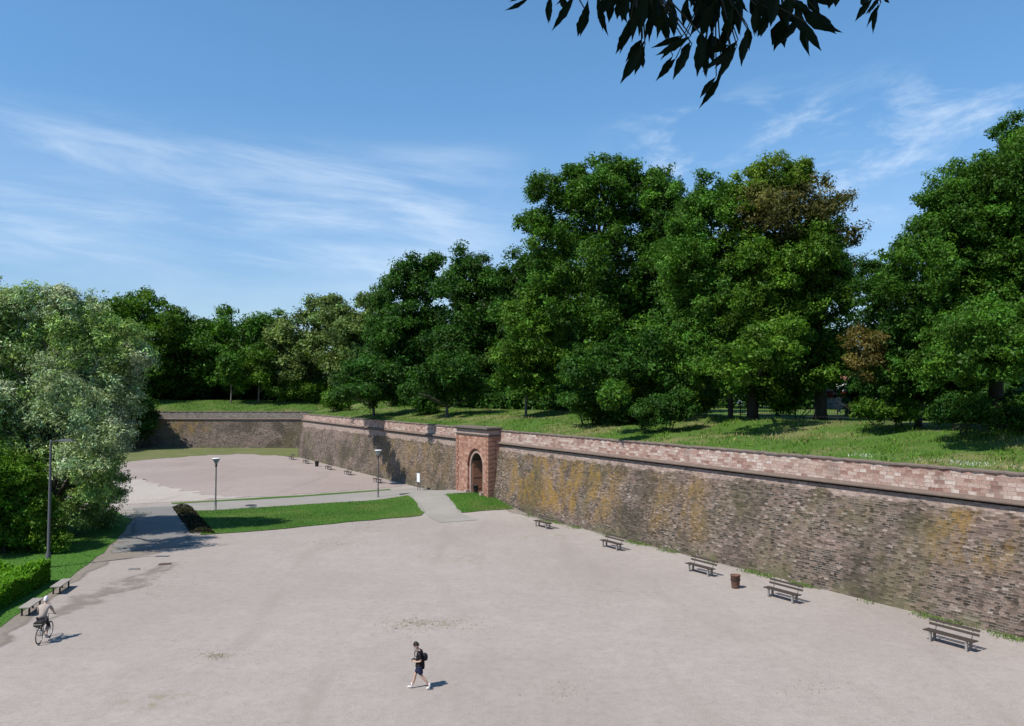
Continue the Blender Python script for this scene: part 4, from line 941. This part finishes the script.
# ------------------------------------------------------------------ people
def skin_mesh(name, verts, edges, radii, mat, parent=None, sub=1, root=0):
    me = bpy.data.meshes.new(name); me.from_pydata([tuple(v) for v in verts], edges, [])
    o = bpy.data.objects.new(name, me); COL.objects.link(o)
    md = o.modifiers.new('skin', 'SKIN'); me.skin_vertices or None
    sv = me.skin_vertices[0].data if me.skin_vertices else None
    if sv is None:
        bpy.context.view_layer.objects.active = o; bm = bmesh.new(); bm.from_mesh(me); bm.verts.layers.skin.verify(); bm.to_mesh(me); bm.free(); sv = me.skin_vertices[0].data
    for i, r in enumerate(radii): sv[i].radius = (r if hasattr(r, '__len__') else (r, r)); sv[i].use_root = (i == root)
    md.use_smooth_shade = True
    s = o.modifiers.new('sub', 'SUBSURF'); s.levels = sub; s.render_levels = sub
    dg = bpy.context.evaluated_depsgraph_get(); m2 = bpy.data.meshes.new_from_object(o.evaluated_get(dg)); m2.name = name
    bpy.data.objects.remove(o); bpy.data.meshes.remove(me)
    m2.polygons.foreach_set('use_smooth', [True]*len(m2.polygons))
    return link(name, m2, parent, mat)
class Sk:
    def __init__(s): s.v, s.e, s.r = [], [], []
    def add(s, p, r, par=None):
        s.v.append(np.array(p, float)); s.r.append(r)
        if par is not None: s.e.append((par, len(s.v)-1))
        return len(s.v)-1
    def chain(s, par, *prs):
        for p, r in prs: par = s.add(p, r, par)
        return par
    def hand(s, wr, fwd, side, curl):
        """palm, four unequal bent fingers and a thumb from the palm's side"""
        f = unit(np.array(fwd, float)); sd = unit(np.array(side, float)); cu = unit(np.array(curl, float)); w = s.v[wr]
        pm = s.add(w + f*.045, (.034, .018), wr)
        for k, ln in enumerate((.068, .078, .072, .056)):
            b = w + f*.085 + sd*(.03 - .02*k)
            s.chain(pm, (b, .0095), (b + f*ln*.5 + cu*ln*.25, .009), (b + f*ln*.6 + cu*ln*.75, .008))
        tb = w + f*.03 + sd*.036
        s.chain(pm, (tb, .0105), (tb + f*.03 + sd*.018 + cu*.015, .010), (tb + f*.055 + sd*.01 + cu*.035, .0085))
    def build(s, name, mat, parent=None, sub=1): return skin_mesh(name, s.v, s.e, s.r, mat, parent, sub)
SKIN = plain('skin', (.52, .34, .26), .6, .06); HAIR = plain('dark_hair', (.03, .022, .018), .6, .3); SHOE = plain('white_shoe', (.75, .75, .75), .5, .05); SOCK = SHOE
def face_parts(body, c, fw, up, hair, full=True):
    """eyes, nose, mouth and ears on the head, hair cap over it"""
    fw, up = unit(np.array(fw, float)), unit(np.array(up, float)); sd = np.cross(fw, up)
    def blob(name, mat, items):
        m = MB()
        for p, r, sq in items:
            prof = [(r*math.sin(math.pi*k/8), -r*math.cos(math.pi*k/8)*sq) for k in range(9)]; m.lathe(prof, p, 10)
        return m.build(name, mat, body)
    blob('eye', HAIR, [(c + fw*.088 + sd*.032 + up*.005, .012, 1)]); blob('eye', HAIR, [(c + fw*.088 - sd*.032 + up*.005, .012, 1)])
    blob('nose', SKIN, [(c + fw*.105 - up*.025, .016, 1.5)]); blob('mouth', plain('lips', (.35, .15, .12), .5), [(c + fw*.088 - up*.068, .017, .35)])
    blob('ear', SKIN, [(c + sd*.082 - up*.01, .022, 1.5)]); blob('ear', SKIN, [(c - sd*.082 - up*.01, .022, 1.5)])
    if hair is not None:
        m = MB(); n = 14
        def P(th, ph, r): return c - fw*.012 + up*.012 + (up*math.cos(th)*1.5 + (fw*math.cos(ph)*1.1 + sd*math.sin(ph)*.88)*math.sin(th))*r
        for i in range(7):
            for k in range(n):
                p0, p1 = 2*math.pi*k/n, 2*math.pi*(k+1)/n
                lim = lambda p: 1.15 + .75*(1 - math.cos(p))/2 + .05*math.sin(5*p)
                a0, a1 = lim(p0)*i/7, lim(p1)*i/7; b0, b1 = lim(p0)*(i+1)/7, lim(p1)*(i+1)/7
                m.face([P(a0, p0, .108), P(b0, p0, .108), P(b1, p1, .108), P(a1, p1, .108)], None, True)
        m.build('hair' if hair is HAIR else 'cap', hair, body)
def walker():
    p = gp(420, 689); k = Sk()
    pel = k.add((0, 0, .93), (.125, .15))
    sp = k.chain(pel, ((.0, 0, 1.1), (.11, .14))); ch = k.chain(sp, ((-.02, 0, 1.32), (.11, .165)))
    nk = k.chain(ch, ((-.06, 0, 1.46), .055), ((-.105, 0, 1.52), .052)); k.chain(nk, ((-.13, 0, 1.58), .085), ((-.15, 0, 1.66), .085))
    for sg, kn, an, to in ((1, (-.19, .1, .52), (-.33, .1, .10), (-.49, .11, .045)), (-1, (.06, -.1, .52), (.36, -.1, .15), (.26, -.11, .04))):
        k.chain(pel, ((-.01, sg*.10, .84), .09), (kn, .06), (tuple((np.array(kn)*.55 + np.array(an)*.45) + [.03, 0, 0]), .056), (an, .036), (to, .035))
    for sg in (1, -1):
        w = k.chain(ch, ((-.02, sg*.17, 1.40), .06), ((.02, sg*.215, 1.36), .05), ((.06, sg*.25, 1.12), .038), ((-.15, sg*.15, 1.06), .03), ((-.20, sg*.12, 1.07), .024))
        k.hand(w, (-1, -.2*sg, .15), (0, -sg*.3, 1), (0, -sg, -.1))
    b = k.build('person', SKIN); b.location = tuple(p)
    b.scale = (.94, .94, .94)
    props(b, 'person walking left with bowed head, black T-shirt, navy shorts and white shoes', 'person')
    face_parts(b, np.array([-.145, 0, 1.62]), (-.85, 0, -.55), (-.5, 0, .85), HAIR)
    s = Sk(); a = s.add((0, 0, .76), (.20, .20)); c = s.chain(a, ((0, 0, .86), (.20, .20)), ((0, 0, 1.0), (.185, .185)), ((0, 0, 1.15), (.17, .17)), ((-.02, 0, 1.32), (.155, .175))); s.chain(c, ((-.05, 0, 1.44), .075))
    for sg in (1, -1): s.chain(c, ((-.02, sg*.17, 1.405), .075), ((.02, sg*.22, 1.36), .066), ((.05, sg*.245, 1.17), .06))
    s.build('shirt', plain('black_cotton', (.012, .012, .014), .85, .2), b)
    s = Sk(); a = s.add((0, 0, 1.0), (.165, .18))
    for sg, kn in ((1, (-.16, .1, .58)), (-1, (.04, -.1, .58))): s.chain(a, ((-.01, sg*.095, .84), .122), (tuple(np.array(kn)*.5 + np.array([-.01, sg*.095, .84])*.5), .118), (tuple(np.array(kn) + [0, 0, -.03]), .108))
    s.build('shorts', plain('navy_cloth', (.018, .022, .06), .8, .2), b)
    for sg, an, to in ((1, (-.33, .1, .10), (-.50, .11, .045)), (-1, (.36, -.1, .15), (.25, -.11, .04))):
        s = Sk(); an, to = np.array(an), np.array(to); s.chain(s.add(an + [.03, 0, -.05], .045), (an*.5 + to*.5 + [0, 0, -.015], .05), (to, .04))
        s.chain(0, (an + [0, 0, .12], .043)); s.build('shoe', SHOE, b)
    t = thing('backpack', p + np.array([.13, 0, .98]), 'rounded black backpack on the back of the walking person', 'backpack')
    s = Sk(); s.chain(s.add((0, 0, .0), (.09, .13)), ((.03, 0, .14), (.12, .15)), ((.0, 0, .32), (.08, .12))); s.build('bag', plain('black_nylon', (.012, .012, .013), .6, .2), t)
    for sg in (1, -1):
        m = MB(); m.tube([(-.06, sg*.1, .34), (-.19, sg*.11, .41), (-.33, sg*.11, .34), (-.33, sg*.12, .15), (-.1, sg*.14, .02)], .016, 6); m.build('strap', M['iron'], t)
    t = thing('paper_sheet', p + np.array([-.275, 0, 1.03]), 'white sheet of paper held in front of the walking person', 'paper')
    m = MB(); A = [unit(np.array([.35, 0, 1.])), np.array([0, 1., 0]), unit(np.array([-1., 0, .35]))]; m.box((.0, 0, .12), (.30, .21, .006), A); m.build('page', SHOE, t)
walker()
def cyclist():
    p = (gp(39.5, 643.5) + gp(49, 637.5))/2; p[2] = 0
    hd_ = math.atan2(*(gp(48.6, 637.2) - gp(39.5, 643.5))[[1, 0]]) - math.pi/2
    bk = thing('bicycle', p, 'dark bicycle with rear rack ridden away from the camera at lower left', 'bicycle', rz=hd_)
    for y in (-.52, .52):
        m = MB(); m.torus((0, y, .34), .325, .022, 0, 30, 8); w = m.build('wheel', M['iron'], bk)
        r = MB(); r.torus((0, y, .34), .295, .010, 0, 30, 6); r.build('rim', plain('alloy', (.5, .5, .5), .35, .05, 9, .8), w)
        q = MB()
        for k in range(14):
            a = 2*math.pi*k/14; q.tube([((-1)**k*.02, y, .34), (0, y + .29*math.cos(a), .34 + .29*math.sin(a))], .0022, 4, False)
        q.build('spokes', plain('steel', (.5, .5, .5), .3, .05, 9, .8), w)
    m = MB(); BB = (0, -.06, .30)
    for a, b, r in [(BB, (0, -.2, .82), .016), (BB, (0, .36, .72), .018), ((0, -.17, .70), (0, .34, .84), .014), ((0, .34, .92), (0, .38, .66), .02), ((.05, -.52, .34), BB, .009), ((-.05, -.52, .34), BB, .009), ((.05, -.52, .34), (0, -.17, .72), .008), ((-.05, -.52, .34), (0, -.17, .72), .008), ((.05, .38, .66), (.05, .52, .34), .011), ((-.05, .38, .66), (-.05, .52, .34), .011), ((-.05, .38, .66), (.05, .38, .66), .014), ((0, -.2, .82), (0, -.22, .90), .013)]: m.tube([a, b], r, 7)
    m.build('frame', plain('bike_paint', (.05, .06, .08), .35, .1), bk)
    m = MB(); m.tube([(0, .34, .92), (0, .36, 1.04)], .013, 6); m.tube([(-.29, .22, 1.04), (-.24, .36, 1.06), (0, .38, 1.04), (.24, .36, 1.06), (.29, .22, 1.04)], .012, 7); m.build('handlebar', M['lampgrey'], bk)
    m = MB(); m.box((0, -.26, .93), (.19, .2, .05)); m.box((0, -.12, .93), (.08, .14, .04)); m.build('saddle', M['iron'], bk)
    m = MB(); m.box((0, -.52, .74), (.14, .4, .02)); m.tube([(.07, -.66, .74), (.06, -.52, .36)], .006, 5); m.tube([(-.07, -.66, .74), (-.06, -.52, .36)], .006, 5); m.build('rack', M['iron'], bk)
    for sg, z, y in ((1, .14, -.04), (-1, .46, -.08)):
        m = MB(); m.tube([(sg*.05, -.06, .30), (sg*.075, y, z)], .011, 6); m.box((sg*.12, y, z), (.09, .1, .025)); m.build('crank', M['lampgrey'], bk)
    m = MB(); m.torus((.045, -.06, .30), .09, .008, 0, 20, 5); m.build('chainring', M['lampgrey'], bk)
    bag = thing('pannier_bag', p + np.array([-math.sin(hd_)*-.54, math.cos(hd_)*-.54, .755]), 'dark bag strapped on the rear rack of the bicycle', 'bag', rz=hd_)
    m = MB(); m.box((0, 0, .09), (.34, .28, .17)); m.box((0, 0, .185), (.30, .24, .025)); m.build('body', M['binblack'], bag)
    m = MB(); m.box((0, -.142, .1), (.30, .012, .03)); m.build('strip', plain('reflector', (.4, .38, .34), .4), bag)
    k = Sk(); pel = k.add((0, -.25, 1.02), (.15, .13)); sp = k.chain(pel, ((0, -.17, 1.2), (.14, .11))); ch = k.chain(sp, ((0, -.06, 1.42), (.165, .11)))
    nk = k.chain(ch, ((0, .0, 1.54), .055), ((0, .05, 1.60), .052)); k.chain(nk, ((0, .08, 1.66), .085), ((0, .09, 1.74), .082))
    for sg, kn, an, to in ((1, (.13, .10, .66), (.12, -.12, .24), (.13, .02, .18)), (-1, (-.14, .20, .84), (-.12, -.13, .55), (-.13, .0, .50))):
        k.chain(pel, ((sg*.10, -.20, .96), .09), (kn, .06), (tuple(np.array(kn)*.6 + np.array(an)*.4 + [0, -.03, 0]), .054), (an, .036), (to, .035))
    for sg in (1, -1):
        w = k.chain(ch, ((sg*.18, -.03, 1.46), .06), ((sg*.215, .0, 1.42), .05), ((sg*.31, .08, 1.22), .038), ((sg*.28, .22, 1.10), .03), ((sg*.28, .25, 1.085), .024))
        k.hand(w, (0, 1, -.25), (-sg, 0, 0), (0, .1, -1))
    b = k.build('person', SKIN); b.location = tuple(p); b.rotation_euler = (0, 0, hd_)
    props(b, 'person in pale beige shirt and white cap cycling away beside the verge at lower left', 'person')
    face_parts(b, np.array([0, .095, 1.70]), (0, 1, -.1), (0, .1, 1), plain('white_cap', (.78, .78, .76), .6, .04))
    shirt = plain('beige_shirt', (.40, .33, .29), .85, .12)
    s = Sk(); a = s.add((0, -.25, .98), (.175, .15)); c = s.chain(a, ((0, -.18, 1.2), (.165, .13)), ((0, -.07, 1.42), (.18, .125))); s.chain(c, ((0, -.01, 1.53), .075))
    for sg in (1, -1): s.chain(c, ((sg*.18, -.03, 1.46), .08), ((sg*.225, .0, 1.42), .07), ((sg*.30, .07, 1.24), .058))
    s.build('shirt', shirt, b)
    s = Sk(); a = s.add((0, -.24, .98), (.16, .14))
    for sg, kn in ((1, (.13, .09, .64)), (-1, (-.14, .19, .82))): s.chain(a, ((sg*.10, -.19, .94), .105), (kn, .08))
    s.chain(2, ((.125, .0, .46), .065))
    s.build('trousers', plain('dark_cloth', (.02, .02, .025), .85, .2), b)
    for an, to in (((.12, -.12, .24), (.13, .02, .18)), ((-.12, -.13, .55), (-.13, .0, .50))):
        s = Sk(); an, to = np.array(an), np.array(to); s.chain(s.add(an + [0, -.04, -.06], .045), (an*.4 + to*.6 + [0, 0, -.01], .048), (to + [0, .03, 0], .038)); s.build('shoe', SHOE, b)
cyclist()
# ------------------------------------------------------------------ sky and sun
LH = unit(np.array([.78, .62])); ELEV = math.radians(53.5)
SUN = np.array([-LH[0]*math.cos(ELEV), -LH[1]*math.cos(ELEV), math.sin(ELEV)])
sl = bpy.data.lights.new('sun', 'SUN'); so = bpy.data.objects.new('sun', sl); COL.objects.link(so)
sl.energy = 5.0; sl.angle = math.radians(.53); sl.color = (1, .955, .88)
so.rotation_euler = Vector(SUN).to_track_quat('Z', 'Y').to_euler(); so.location = (-30, -30, 60)
wd = bpy.data.worlds.new('World'); sc.world = wd; wd.use_nodes = True; nt = wd.node_tree; nt.nodes.clear()
def wn(t, **k):
    n = nt.nodes.new(t)
    for a, b in k.items(): setattr(n, a, b)
    return n
L = nt.links.new
out = wn('ShaderNodeOutputWorld'); bg = wn('ShaderNodeBackground'); bg.inputs[1].default_value = .15; L(bg.outputs[0], out.inputs[0])
sky = wn('ShaderNodeTexSky', sky_type='NISHITA'); sky.sun_disc = False; sky.sun_elevation = ELEV
sky.sun_rotation = math.atan2(SUN[0], SUN[1]); sky.air_density = 1.0; sky.dust_density = .05; sky.ozone_density = 2.6; sky.altitude = 150
tc = wn('ShaderNodeTexCoord'); sx = wn('ShaderNodeSeparateXYZ'); L(tc.outputs['Generated'], sx.inputs[0])
def wm(op, a, b=0.0, c=None):
    n = wn('ShaderNodeMath', operation=op)
    for i, v in enumerate((a, b, c)):
        if v is None: continue
        if isinstance(v, bpy.types.NodeSocket): L(v, n.inputs[i])
        else: n.inputs[i].default_value = v
    return n.outputs[0]
def wmap(v, a, b, c=0.0, d=1.0):
    n = wn('ShaderNodeMapRange'); n.interpolation_type = 'SMOOTHSTEP'; L(v, n.inputs[0])
    for i, x in enumerate((a, b, c, d)): n.inputs[i+1].default_value = x
    return n.outputs[0]
az = wm('ARCTAN2', sx.outputs[0], sx.outputs[1]); el = wm('ARCSINE', sx.outputs[2])
def cirrus(scx, scy, tilt, loc, lo, hi, rough=.6):
    cb = wn('ShaderNodeCombineXYZ')
    L(wm('MULTIPLY', az, scx), cb.inputs[0]); L(wm('MULTIPLY', wm('ADD', el, wm('MULTIPLY', az, tilt)), scy), cb.inputs[1]); cb.inputs[2].default_value = loc
    n = wn('ShaderNodeTexNoise'); L(cb.outputs[0], n.inputs['Vector']); n.inputs['Scale'].default_value = 1; n.inputs['Detail'].default_value = 7; n.inputs['Roughness'].default_value = rough; n.inputs['Distortion'].default_value = .35
    return wmap(n.outputs[0], lo, hi)
def region(a0, a1, a2, a3, e0, e1, e2, e3):
    return wm('MULTIPLY', wm('MULTIPLY', wmap(az, a0, a1), wmap(az, a3, a2)), wm('MULTIPLY', wmap(el, e0, e1), wmap(el, e3, e2)))
c1 = wm('MULTIPLY', cirrus(3.4, 22, .07, 3.1, .37, .78, .62), region(-1.2, -.5, -.10, .06, .10, .17, .26, .33))
c2 = wm('MULTIPLY', cirrus(9, 24, -.10, 8.4, .46, .78, .62), region(.08, .22, .50, .75, .18, .24, .30, .38))
c3 = wm('MULTIPLY', cirrus(1.5, 5, .05, 5.5, .30, .75, .5), region(-3, -2.9, 2.9, 3.1, -.1, .0, .05, .36))
cl = wm('MINIMUM', wm('ADD', wm('ADD', wm('MULTIPLY', c1, .42), wm('MULTIPLY', c2, .48)), wm('MULTIPLY', c3, .36)), .8)
mx = wn('ShaderNodeMix', data_type='RGBA'); L(cl, mx.inputs[0])
tint = wn('ShaderNodeMix', data_type='RGBA', blend_type='MULTIPLY'); tint.inputs[0].default_value = 1; L(sky.outputs[0], tint.inputs[6]); rp = wn('ShaderNodeValToRGB'); L(wmap(el, 0, .45), rp.inputs[0]); rp.color_ramp.interpolation = 'B_SPLINE'
while len(rp.color_ramp.elements) < 3: rp.color_ramp.elements.new(.5)
for e, (q_, c_) in zip(rp.color_ramp.elements, [(0, (.50, .56, .62)), (.32, (.51, .64, .76)), (1, (.65, .94, 1.02))]): e.position = q_; e.color = (*c_, 1)
L(rp.outputs[0], tint.inputs[7]); L(tint.outputs[2], mx.inputs[6]); mx.inputs[7].default_value = (5.2, 5.8, 6.4, 1); L(mx.outputs[2], bg.inputs[0])
sc.view_settings.view_transform = 'Standard'; sc.view_settings.look = 'None'; sc.view_settings.exposure = 0.28; sc.view_settings.gamma = 1
sc.render.engine = 'CYCLES'; sc.cycles.max_bounces = 6; sc.cycles.diffuse_bounces = 3; sc.cycles.transmission_bounces = 3; sc.cycles.use_denoising = True
